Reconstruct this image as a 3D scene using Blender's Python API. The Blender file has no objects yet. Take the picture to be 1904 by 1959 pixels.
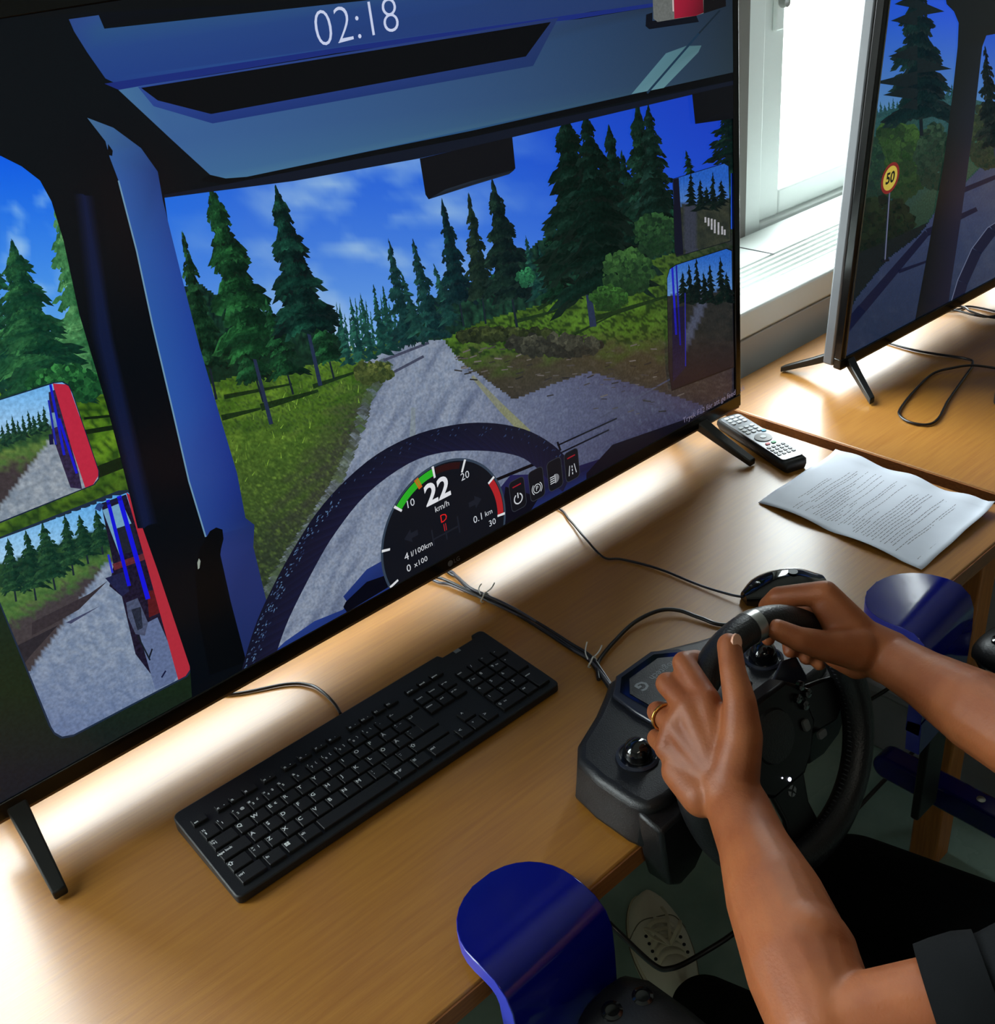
import bpy, bmesh, math, random
from mathutils import Vector, Matrix, noise
from mathutils.geometry import tessellate_polygon
PI = math.pi
C = bpy.context.scene.collection
sc = bpy.context.scene
rnd = random.Random(7)

# ------------------------------------------------------------------ camera, sky, light, exposure
# world: x along the desk front edge, y towards the window, z up; z = 0 is the desk top
F = 2045.2
YAW, PITCH, ROLL = -0.674, 0.5343, -0.1108
CAM = Vector((-0.2059, -0.5243, 0.86))
ca, sa, cb, sb, cc, sn = math.cos(YAW), math.sin(YAW), math.cos(PITCH), math.sin(PITCH), math.cos(ROLL), math.sin(ROLL)
FWD = Vector((-sa*cb, ca*cb, -sb))
_r = Vector((ca, sa, 0)); _u = _r.cross(FWD)
RIGHT = cc*_r + sn*_u
UP = -sn*_r + cc*_u
cam = bpy.data.cameras.new('camera'); camo = bpy.data.objects.new('camera', cam); C.objects.link(camo)
cam.sensor_fit = 'HORIZONTAL'; cam.sensor_width = 36; cam.lens = F/1904*36; cam.clip_start = 0.02
M3 = Matrix((RIGHT, UP, -FWD)).transposed()
camo.matrix_world = Matrix.Translation(CAM) @ M3.to_4x4()
sc.camera = camo
sc.view_settings.view_transform = 'Standard'; sc.view_settings.look = 'None'
sc.view_settings.exposure = 0.0; sc.view_settings.gamma = 1; sc.view_settings.use_curve_mapping = False

W = bpy.data.worlds.new('overcast'); sc.world = W; W.use_nodes = True
nt = W.node_tree; nt.nodes.clear()
wo = nt.nodes.new('ShaderNodeOutputWorld'); bg = nt.nodes.new('ShaderNodeBackground')
tc = nt.nodes.new('ShaderNodeTexCoord'); sx = nt.nodes.new('ShaderNodeSeparateXYZ'); cr = nt.nodes.new('ShaderNodeValToRGB')
nt.links.new(tc.outputs['Generated'], sx.inputs[0]); nt.links.new(sx.outputs['Z'], cr.inputs[0])
cr.color_ramp.elements[0].position = 0.0; cr.color_ramp.elements[0].color = (0.42, 0.43, 0.42, 1)
cr.color_ramp.elements[1].position = 0.10; cr.color_ramp.elements[1].color = (0.93, 0.97, 1.0, 1)
nt.links.new(cr.outputs[0], bg.inputs[0]); nt.links.new(bg.outputs[0], wo.inputs[0])
bg.inputs[1].default_value = 21.0

def area(name, loc, rot, sx_, sy_, power, col, portal=False):
    l = bpy.data.lights.new(name, 'AREA'); l.shape = 'RECTANGLE'; l.size = sx_; l.size_y = sy_; l.energy = power; l.color = col
    o = bpy.data.objects.new(name, l); C.objects.link(o); o.location = loc; o.rotation_euler = rot
    if portal: l.cycles.is_portal = True
    return o
# portals fill the window openings (they emit nothing, they only guide the sky's light)
area('window_portal', (0.55, 1.10, 0.85), (-PI/2, 0, 0), 6.9, 1.50, 1, (1, 1, 1), True)
# weak unseen fill light, added overhead to lift the room's ambient
area('room_fill_light', (-0.9, -1.6, 1.93), (0, 0, 0), 1.2, 0.3, 5, (1.0, 0.93, 0.8))

# ------------------------------------------------------------------ helpers
def ray(x, y):
    d = FWD*F + RIGHT*(x-952) - UP*(y-979.5)
    return d.normalized()
def onz(x, y, z=0.0):
    d = ray(x, y); return CAM + d*((z-CAM.z)/d.z)
def at(x, y, d): return CAM + ray(x, y)*d
def lin(c):
    def f(v):
        v /= 255.0
        return v/12.92 if v <= 0.04045 else ((v+0.055)/1.055)**2.4
    return (f(c[0]), f(c[1]), f(c[2]), 1)

def mat(name, rgb, rough=0.5, metal=0.0, noise_amt=0.0, nscale=20, stretch=(1, 1, 1), bump=0.0, bscale=200, coat=0.0, spec=0.5, sss=0.0, rgb2=None, emit=0.0, rvar=0.0):
    m = bpy.data.materials.new(name); m.use_nodes = True; t = m.node_tree; b = t.nodes['Principled BSDF']
    col = lin(rgb)
    b.inputs['Roughness'].default_value = rough; b.inputs['Metallic'].default_value = metal
    b.inputs['Coat Weight'].default_value = coat; b.inputs['Coat Roughness'].default_value = 0.23 if name == 'birch_veneer' else 0.08
    b.inputs['Specular IOR Level'].default_value = spec
    co = t.nodes.new('ShaderNodeTexCoord'); mp = t.nodes.new('ShaderNodeMapping'); mp.inputs['Scale'].default_value = stretch
    t.links.new(co.outputs['Object'], mp.inputs[0])
    n = t.nodes.new('ShaderNodeTexNoise'); n.inputs['Scale'].default_value = nscale; n.inputs['Detail'].default_value = 5
    t.links.new(mp.outputs[0], n.inputs['Vector'])
    mx = t.nodes.new('ShaderNodeMix'); mx.data_type = 'RGBA'
    c2 = lin(rgb2) if rgb2 else tuple(v*(1-noise_amt) for v in col[:3])+(1,)
    mx.inputs['A'].default_value = c2; mx.inputs['B'].default_value = col
    rp = t.nodes.new('ShaderNodeMapRange'); rp.inputs[1].default_value = 0.35; rp.inputs[2].default_value = 0.65
    t.links.new(n.outputs[0], rp.inputs[0]); t.links.new(rp.outputs[0], mx.inputs['Factor']); t.links.new(mx.outputs['Result'], b.inputs['Base Color'])
    if rvar:
        rr = t.nodes.new('ShaderNodeMapRange'); rr.inputs[1].default_value = 0.3; rr.inputs[2].default_value = 0.7
        rr.inputs[3].default_value = rough-rvar; rr.inputs[4].default_value = rough+rvar
        t.links.new(n.outputs[0], rr.inputs[0]); t.links.new(rr.outputs[0], b.inputs['Roughness'])
    if bump:
        n2 = t.nodes.new('ShaderNodeTexNoise'); n2.inputs['Scale'].default_value = bscale; n2.inputs['Detail'].default_value = 3
        t.links.new(mp.outputs[0], n2.inputs['Vector'])
        bp = t.nodes.new('ShaderNodeBump'); bp.inputs['Strength'].default_value = bump; bp.inputs['Distance'].default_value = 0.001
        t.links.new(n2.outputs[0], bp.inputs['Height']); t.links.new(bp.outputs[0], b.inputs['Normal'])
    if sss:
        b.inputs['Subsurface Weight'].default_value = sss; b.inputs['Subsurface Radius'].default_value = (0.012, 0.004, 0.002); b.inputs['Subsurface Scale'].default_value = 0.6
    if emit:
        b.inputs['Emission Color'].default_value = col; b.inputs['Emission Strength'].default_value = emit
    return m

M = {}
M['wall'] = mat('wall_paint', (112, 110, 104), 0.8, noise_amt=0.04, nscale=3, bump=0.1)
M['ceil'] = mat('ceiling_paint', (120, 120, 116), 0.9, noise_amt=0.04, nscale=3)
M['white'] = mat('white_lacquer', (224, 231, 227), 0.4, noise_amt=0.03, nscale=8)
M['panel'] = mat('radiator_panel_paint', (184, 180, 172), 0.55, noise_amt=0.05, nscale=5)
M['slot'] = mat('grille_shadow_gap', (50, 52, 54), 0.8, noise_amt=0.1)
M['floor'] = mat('green_linoleum', (128, 160, 150), 0.30, rgb2=(158, 186, 176), nscale=9, bump=0.15, bscale=60, rvar=0.05)
M['wood'] = mat('birch_veneer', (168, 112, 27), 0.52, coat=0.7, rgb2=(156, 99, 20), nscale=9, stretch=(1.2, 22, 6), bump=0.22, bscale=26, spec=0.75, rvar=0.03)
M['woodedge'] = mat('birch_edge', (150, 92, 44), 0.45, rgb2=(128, 76, 36), nscale=30, stretch=(1, 6, 12))
M['woodleg'] = mat('beech_leg', (192, 118, 52), 0.45, rgb2=(170, 100, 42), nscale=14, stretch=(14, 14, 1))
M['tvblack'] = mat('gloss_black_plastic', (9, 9, 10), 0.16, noise_amt=0.1)
M['tvgrey'] = mat('grey_tv_side', (92, 94, 98), 0.35, noise_amt=0.08)
M['tvback'] = mat('dark_tv_back', (26, 26, 28), 0.5, noise_amt=0.1)
M['silver'] = mat('brushed_silver', (170, 170, 166), 0.3, metal=0.9, noise_amt=0.1)
M['gold'] = mat('gold_ring', (214, 160, 84), 0.22, metal=1.0, noise_amt=0.05)
M['bronze'] = mat('bronze_trim_strip', (120, 96, 74), 0.35, metal=0.6, noise_amt=0.05)
M['foot'] = mat('satin_black_foot', (22, 22, 20), 0.4, noise_amt=0.1)
M['kb'] = mat('keyboard_black', (17, 18, 20), 0.5, noise_amt=0.1, bump=0.2, bscale=900)
M['key'] = mat('keycap_black', (15, 16, 18), 0.55, noise_amt=0.1, bump=0.2, bscale=900)
M['legend'] = mat('key_legend_print', (232, 236, 238), 0.6, noise_amt=0.05)
M['cable'] = mat('black_cable_pvc', (24, 21, 21), 0.3, noise_amt=0.1)
M['cablegrey'] = mat('grey_cable_pvc', (74, 74, 82), 0.3, noise_amt=0.1)
M['tie'] = mat('white_twist_tie', (214, 214, 208), 0.6, noise_amt=0.05)
M['wheelbase'] = mat('wheel_housing_plastic', (17, 17, 19), 0.42, noise_amt=0.15, bump=0.3, bscale=700)
M['wheeltop'] = mat('satin_slate_plastic', (36, 39, 50), 0.25, noise_amt=0.1)
M['glossblack'] = mat('piano_black', (8, 8, 10), 0.08, noise_amt=0.05, coat=0.5)
M['hubblack'] = mat('satin_hub_black', (6, 6, 7), 0.38, noise_amt=0.05, spec=0.3)
M['leather'] = mat('black_leather', (17, 17, 19), 0.42, noise_amt=0.2, bump=0.6, bscale=420)
M['padgrey'] = mat('armrest_urethane', (30, 31, 32), 0.42, noise_amt=0.15, bump=0.3, bscale=400)
M['greyprint'] = mat('grey_print', (120, 124, 128), 0.5, noise_amt=0.05)
M['led'] = mat('white_led', (230, 232, 255), 0.4, emit=3.0)
M['blue'] = mat('blue_lacquer', (6, 14, 118), 0.12, rgb2=(5, 12, 108), nscale=5, bump=0.10, bscale=34, spec=0.6)
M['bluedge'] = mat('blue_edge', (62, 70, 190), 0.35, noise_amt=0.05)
M['skin'] = mat('skin', (154, 88, 48), 0.5, rgb2=(138, 74, 38), nscale=26, bump=0.35, bscale=330, sss=0.12, spec=0.4)
M['nail'] = mat('nail', (214, 160, 132), 0.3, noise_amt=0.05)
M['shirt'] = mat('black_jersey', (16, 18, 20), 0.85, spec=0.12, noise_amt=0.2, bump=0.3, bscale=800)
M['trouser'] = mat('black_twill', (8, 9, 10), 0.9, spec=0.1, noise_amt=0.2, bump=0.3, bscale=800)
M['hair'] = mat('dark_hair', (40, 30, 22), 0.6, noise_amt=0.5, nscale=90, stretch=(1, 1, 5))
M['eye'] = mat('eye_white', (225, 222, 215), 0.2, noise_amt=0.02)
M['iris'] = mat('iris_brown', (50, 36, 24), 0.2, noise_amt=0.3)
M['lip'] = mat('lip', (170, 96, 84), 0.45, noise_amt=0.1)
M['shoe'] = mat('off_white_leather', (232, 226, 206), 0.55, noise_amt=0.08, nscale=12, bump=0.2)
M['sole'] = mat('cream_rubber', (222, 214, 186), 0.6, noise_amt=0.08)
M['stitch'] = mat('seam_shadow', (120, 114, 96), 0.8, noise_amt=0.1)
M['crate'] = mat('grey_plastic_box', (158, 160, 168), 0.45, noise_amt=0.06)
M['paper'] = mat('white_paper', (214, 220, 232), 0.75, noise_amt=0.05, nscale=16, bump=0.3, bscale=30)
M['ink'] = mat('printer_ink', (110, 112, 120), 0.8, noise_amt=0.2)
M['remface'] = mat('remote_silver_face', (120, 124, 130), 0.28, metal=0.3, noise_amt=0.05)
M['rembtn'] = mat('remote_white_button', (196, 200, 204), 0.5, noise_amt=0.03)
M['remdark'] = mat('remote_dark_button', (34, 34, 40), 0.4, noise_amt=0.05)
M['red'] = mat('red_button', (200, 40, 60), 0.5, noise_amt=0.03)
M['green'] = mat('green_button', (40, 150, 90), 0.5, noise_amt=0.03)
M['cyan'] = mat('cyan_button', (30, 150, 190), 0.5, noise_amt=0.03)
M['fixture'] = mat('fill_diffuser', (255, 244, 222), 0.5, emit=1.5)  # glow of the added fill panel

def glass_mat():
    m = bpy.data.materials.new('window_glass'); m.use_nodes = True; t = m.node_tree; t.nodes.clear()
    o = t.nodes.new('ShaderNodeOutputMaterial'); mx = t.nodes.new('ShaderNodeMixShader'); fr = t.nodes.new('ShaderNodeLayerWeight'); fm = t.nodes.new('ShaderNodeMath'); fm.operation = 'MULTIPLY'; fm.inputs[1].default_value = 0.12
    tr = t.nodes.new('ShaderNodeBsdfTransparent'); gl = t.nodes.new('ShaderNodeBsdfGlossy'); gl.inputs['Roughness'].default_value = 0.02
    tr.inputs[0].default_value = (0.94, 0.97, 0.96, 1); fr.inputs[0].default_value = 0.3
    t.links.new(fr.outputs['Facing'], fm.inputs[0]); t.links.new(fm.outputs[0], mx.inputs[0]); t.links.new(tr.outputs[0], mx.inputs[1]); t.links.new(gl.outputs[0], mx.inputs[2]); t.links.new(mx.outputs[0], o.inputs[0])
    return m
M['glass'] = glass_mat()

def display_mat(name):
    # a lit display: picture colours with view-angle dimming put in, under a glossy front film
    m = bpy.data.materials.new(name); m.use_nodes = True; t = m.node_tree; b = t.nodes['Principled BSDF']
    a = t.nodes.new('ShaderNodeVertexColor'); a.layer_name = 'Col'
    co = t.nodes.new('ShaderNodeTexCoord')
    n = t.nodes.new('ShaderNodeTexNoise'); n.inputs['Scale'].default_value = 260; n.inputs['Detail'].default_value = 4
    t.links.new(co.outputs['Object'], n.inputs['Vector'])
    ml = t.nodes.new('ShaderNodeMapRange'); ml.inputs[1].default_value = 0.3; ml.inputs[2].default_value = 0.7; ml.inputs[3].default_value = -1; ml.inputs[4].default_value = 1.0
    t.links.new(n.outputs[0], ml.inputs[0])
    mu = t.nodes.new('ShaderNodeMath'); mu.operation = 'MULTIPLY'; t.links.new(ml.outputs[0], mu.inputs[0]); t.links.new(a.outputs['Alpha'], mu.inputs[1])
    ad = t.nodes.new('ShaderNodeMath'); ad.operation = 'ADD'; ad.inputs[1].default_value = 1.0; t.links.new(mu.outputs[0], ad.inputs[0])
    sc_ = t.nodes.new('ShaderNodeVectorMath'); sc_.operation = 'SCALE'; t.links.new(a.outputs['Color'], sc_.inputs[0]); t.links.new(ad.outputs[0], sc_.inputs['Scale'])
    b.inputs['Base Color'].default_value = (0.004, 0.004, 0.005, 1); b.inputs['Roughness'].default_value = 0.22
    b.inputs['Specular IOR Level'].default_value = 0.35
    t.links.new(sc_.outputs[0], b.inputs['Emission Color']); b.inputs['Emission Strength'].default_value = 0.86
    m.cycles.emission_sampling = 'NONE'
    return m

class MB:
    def __init__(s): s.v = []; s.f = []; s.mi = []
    def add(s, vs, fs, mi=0):
        o = len(s.v); s.v += [Vector(v) for v in vs]; s.f += [[i+o for i in f] for f in fs]; s.mi += [mi]*len(fs); return s
    def box(s, a, b, mi=0):
        x0, y0, z0 = a; x1, y1, z1 = b
        return s.add([(x0,y0,z0),(x1,y0,z0),(x1,y1,z0),(x0,y1,z0),(x0,y0,z1),(x1,y0,z1),(x1,y1,z1),(x0,y1,z1)],
                     [(0,3,2,1),(4,5,6,7),(0,1,5,4),(1,2,6,5),(2,3,7,6),(3,0,4,7)], mi)
    def prism(s, poly, z0, z1, fn=None, mi=0):
        n = len(poly)
        ar = sum(poly[i][0]*poly[(i+1) % n][1]-poly[(i+1) % n][0]*poly[i][1] for i in range(n))
        if ar < 0: poly = poly[::-1]
        vs = [(p[0], p[1], z0) for p in poly]+[(p[0], p[1], z1) for p in poly]
        if fn: vs = [fn(Vector(v)) for v in vs]
        fs = [list(range(n))[::-1], list(range(n, 2*n))]+[(i, (i+1) % n, n+(i+1) % n, n+i) for i in range(n)]
        return s.add(vs, fs, mi)
    def tube(s, pts, r, k=10, closed=False, cap=True, mi=0, flat=1.0):
        pts = [Vector(p) for p in pts]; n = len(pts)
        rr = r if isinstance(r, (list, tuple)) else [r]*n
        tans = []
        for i in range(n):
            a = pts[i-1] if (i > 0 or closed) else pts[i]; b = pts[(i+1) % n] if (i < n-1 or closed) else pts[i]
            tans.append((b-a).normalized())
        up = Vector((0, 0, 1)) if abs(tans[0].z) < 0.9 else Vector((1, 0, 0))
        nrm = (up-tans[0]*up.dot(tans[0])).normalized()
        vs = []
        for i in range(n):
            nrm = (nrm-tans[i]*nrm.dot(tans[i])).normalized(); bi = tans[i].cross(nrm)
            for j in range(k):
                a = 2*PI*j/k; vs.append(pts[i]+nrm*math.cos(a)*rr[i]*flat+bi*math.sin(a)*rr[i])
        fs = []
        for i in range(n if closed else n-1):
            i2 = (i+1) % n
            for j in range(k): fs.append((i*k+j, i*k+(j+1) % k, i2*k+(j+1) % k, i2*k+j))
        if cap and not closed: fs += [list(range(k))[::-1], [(n-1)*k+j for j in range(k)]]
        return s.add(vs, fs, mi)
    def loft(s, rings, cap=True, mi=0, closed_ring=True):
        k = len(rings[0]); vs = [v for r in rings for v in r]; fs = []
        for i in range(len(rings)-1):
            for j in range(k if closed_ring else k-1): fs.append((i*k+j, i*k+(j+1) % k, (i+1)*k+(j+1) % k, (i+1)*k+j))
        if cap: fs += [list(range(k))[::-1], [(len(rings)-1)*k+j for j in range(k)]]
        return s.add(vs, fs, mi)
    def lathe(s, prof, fn=None, k=28, mi=0):
        rings = [[Vector((r*math.cos(2*PI*j/k), r*math.sin(2*PI*j/k), z)) for j in range(k)] for r, z in prof]
        if fn: rings = [[fn(v) for v in r] for r in rings]
        return s.loft(rings, True, mi)
    def build(s, name, mats, parent=None, smooth=False, bevel=0, seg=2, angle=40):
        me = bpy.data.meshes.new(name); me.from_pydata([tuple(v) for v in s.v], [], s.f)
        ml = mats if isinstance(mats, (list, tuple)) else [mats]
        for m in ml: me.materials.append(m)
        me.polygons.foreach_set('material_index', s.mi)
        bm = bmesh.new(); bm.from_mesh(me); bmesh.ops.recalc_face_normals(bm, faces=bm.faces); bm.to_mesh(me); bm.free()
        o = bpy.data.objects.new(name, me); C.objects.link(o)
        if parent: o.parent = parent
        if bevel:
            b = o.modifiers.new('bevel', 'BEVEL'); b.width = bevel; b.segments = seg; b.limit_method = 'ANGLE'; b.angle_limit = math.radians(angle); b.harden_normals = False
        if smooth or bevel:
            me.polygons.foreach_set('use_smooth', [True]*len(me.polygons))
            me.set_sharp_from_angle(angle=math.radians(50 if smooth else 35))
        return o

def thing(name, label, cat, loc=(0, 0, 0), rot=None, group=None):
    o = bpy.data.objects.new(name, None); C.objects.link(o); o.empty_display_size = 0.05
    o.matrix_world = Matrix.Translation(Vector(loc)) @ (rot.to_4x4() if rot else Matrix.Identity(4))
    o['label'] = label; o['category'] = cat
    if group: o['group'] = group
    return o
def tag(o, label, cat, group=None):
    o['label'] = label; o['category'] = cat
    if group: o['group'] = group
    return o
def struct(o): o['kind'] = 'structure'; return o

def catmull(pts, n=8, closed=False):
    pts = [Vector(p) for p in pts]; out = []; m = len(pts)
    for i in range(m if closed else m-1):
        if closed: p0, p1, p2, p3 = pts[i-1], pts[i], pts[(i+1) % m], pts[(i+2) % m]
        else: p0, p1, p2, p3 = pts[max(i-1, 0)], pts[i], pts[i+1], pts[min(i+2, m-1)]
        for j in range(n):
            t = j/n
            out.append(0.5*((2*p1)+(-p0+p2)*t+(2*p0-5*p1+4*p2-p3)*t*t+(-p0+3*p1-3*p2+p3)*t**3))
    if not closed: out.append(pts[-1])
    return out
def rrect(w, h, r, n=5, cx=0, cy=0):
    out = []
    for (sx1, sy1, a0) in ((1, 1, 0), (-1, 1, 90), (-1, -1, 180), (1, -1, 270)):
        for i in range(n+1):
            a = math.radians(a0+90*i/n); out.append((cx+sx1*(w/2-r)+r*math.cos(a), cy+sy1*(h/2-r)+r*math.sin(a)))
    return out

_tcache = {}
def text_mesh(txt, size, align='LEFT', bold=0.0):
    key = (txt, size, align, bold)
    if key in _tcache: return _tcache[key]
    cu = bpy.data.curves.new('t', 'FONT'); cu.body = txt; cu.size = size; cu.align_x = align; cu.align_y = 'CENTER'; cu.resolution_u = 4 if size > .02 else 2; cu.offset = bold
    o = bpy.data.objects.new('t', cu); C.objects.link(o)
    dg = bpy.context.evaluated_depsgraph_get()
    me = bpy.data.meshes.new_from_object(o.evaluated_get(dg))
    bpy.data.objects.remove(o); bpy.data.curves.remove(cu)
    vs = [v.co.copy() for v in me.vertices]; fs = [list(p.vertices) for p in me.polygons]
    bpy.data.meshes.remove(me)
    _tcache[key] = (vs, fs); return vs, fs

# ------------------------------------------------------------------ the room
X0, X1, Y0, YW, ZF, ZC = -3.2, 4.2, -3.0, 0.957, -0.72, 1.95
struct(MB().box((X0-.1, Y0-.1, ZF-.1), (X1+.1, 1.25, ZF)).build('floor', M['floor']))
struct(MB().box((X0-.1, Y0-.1, ZC), (X1+.1, 1.25, ZC+.1)).build('ceiling', M['ceil']))
struct(MB().box((X0-.1, Y0-.1, ZF), (X1+.1, Y0, ZC)).build('wall_back', M['wall']))
struct(MB().box((X0-.1, Y0, ZF), (X0, 1.25, ZC)).build('wall_left', M['wall']))
struct(MB().box((X1, Y0, ZF), (X1+.1, 1.25, ZC)).build('wall_right', M['wall']))
# window wall: below the sill, above the windows, the piers between them
wins = [(-2.85, -1.75), (-1.65, -0.55), (-0.45, 0.63), (0.73, 1.70), (1.755, 2.86), (2.95, 3.95)]
ZS, ZT = 0.095, 1.60
wm = MB().box((X0, 0.93, ZF), (X1, 1.12, ZS)).box((X0, 0.93, ZT), (X1, 1.12, ZC))
edges = [X0]+[v for w in wins for v in w]+[X1]
for i in range(0, len(edges), 2): wm.box((edges[i], 0.93, ZS), (edges[i+1], 1.12, ZT))
struct(wm.build('wall_window', M['wall']))
for k, (a, b) in enumerate(wins):
    w = bpy.data.objects.new('window_%d' % (k+1), None); C.objects.link(w); struct(w)
    fw = 0.075
    fr = MB()
    fr.box((a, 0.945, ZS), (a+fw, 1.05, ZT)).box((b-fw, 0.945, ZS), (b, 1.05, ZT)).box((a+fw, 0.945, ZT-fw), (b-fw, 1.05, ZT)).box((a+fw, 0.945, ZS), (b-fw, 1.05, ZS+0.018))
    fr.build('window_frame', M['white'], w, bevel=0.004)
    s0, s1, t0, t1 = a+fw+.003, b-fw-.003, ZS+0.021, ZT-fw-.003; ws = 0.082; hb = 0.058
    sa_ = MB()
    sa_.box((s0, 0.957, t0), (s0+ws, 1.0, t1)).box((s1-ws, 0.957, t0), (s1, 1.0, t1)).box((s0+ws, 0.957, t1-ws), (s1-ws, 1.0, t1)).box((s0+ws, 0.957, t0), (s1-ws, 1.0, t0+hb))
    sa_.build('window_sash', M['white'], w, bevel=0.005)
    MB().box((s0+ws, 0.976, t0+hb), (s1-ws, 0.980, t1-ws)).build('window_pane', M['glass'], w)
    la = MB().box((s0+.035, 0.945, 0.52), (s0+.062, 0.957, 0.60))
    lo = la.build('window_latch', M['white'], w, bevel=0.003)
    MB().lathe([(0.010, 0), (0.012, .004), (0.010, 0.016), (0.001, 0.018)], lambda v: Vector((s0+.049+v.x, 0.945-v.z, 0.575+v.y))).build('latch_knob', M['silver'], lo, smooth=True)
# radiator cover with the slotted sill
cov = struct(bpy.data.objects.new('trim_1', None)); C.objects.link(cov)
MB().box((X0, 0.65, ZF), (X1, 0.665, 0.050)).build('cover_panel', M['panel'], cov, bevel=0.002)
MB().box((X0, 0.645, 0.055), (X1, 0.712, 0.111)).build('sill_nosing', M['white'], cov, bevel=0.006)
MB().box((X0, 0.806, 0.088), (X1, 0.93, 0.111)).build('sill_board', M['white'], cov, bevel=0.002)
MB().box((X0, 0.712, 0.010), (X1, 0.806, 0.025)).build('grille_tray', M['slot'], cov)
sl = None
for i in range(5):
    y = 0.7175+i*0.0188
    q = MB().box((X0, y, 0.084), (X1, y+0.0092, 0.109)).build('slat', M['white'], cov, bevel=0.001)
MB().box((1.680, 0.800, 0.1112), (1.684, 0.93, 0.1118)).build('sill_joint', M['slot'], cov)
# unseen glowing panel added to go with the fill light
lt = thing('fill_panel', 'unseen white panel added as room fill light behind the camera', 'lamp', (-0.9, -1.6, 1.95))
MB().box((-.62, -.17, -.015), (.62, .17, 0)).build('fill_housing', M['white'], lt, bevel=.004)
MB().box((-.6, -.15, -.018), (.6, .15, -.0155)).build('diffuser', M['fixture'], lt)

# ------------------------------------------------------------------ desks
def desk(label, x0, x1, y0, y1, legs):
    t = thing('desk', label, 'desk', ((x0+x1)/2, (y0+y1)/2, ZF))
    ox, oy = (x0+x1)/2, (y0+y1)/2; oz = ZF
    def L(a, b, m, name, **k): return MB().box((a[0]-ox, a[1]-oy, a[2]-oz), (b[0]-ox, b[1]-oy, b[2]-oz)).build(name, m, t, **k)
    L((x0+.002, y0+.002, -.026), (x1-.002, y1-.002, 0), M['wood'], 'tabletop', bevel=.0025)
    L((x0, y0, -.0255), (x1, y0+.002, -.002), M['woodedge'], 'edge_band')
    L((x0, y0, -.0255), (x0+.002, y1, -.002), M['woodedge'], 'edge_band')
    L((x1-.002, y0, -.0255), (x1, y1, -.002), M['woodedge'], 'edge_band')
    L((x0+.08, y0+.055, -.085), (x1-.08, y0+.075, -.0265), M['woodleg'], 'apron')
    L((x0+.08, y1-.075, -.085), (x1-.08, y1-.055, -.0265), M['woodleg'], 'apron')
    for (lx, ly) in legs: L((lx, ly, ZF), (lx+.05, ly+.05, -.0265), M['woodleg'], 'leg', bevel=.004)
    return t
desk('birch desk under the large television, keyboard and steering wheel', -0.62, 1.188, 0.0, 0.635, [(1.132, .03), (1.132, .555), (-.6, .03), (-.6, .555)])
desk('right-hand birch desk carrying the second television', 1.214, 2.9, -0.12, 0.618, [(1.27, -.05), (1.27, .54), (2.83, -.05), (2.83, .54)])

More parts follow.
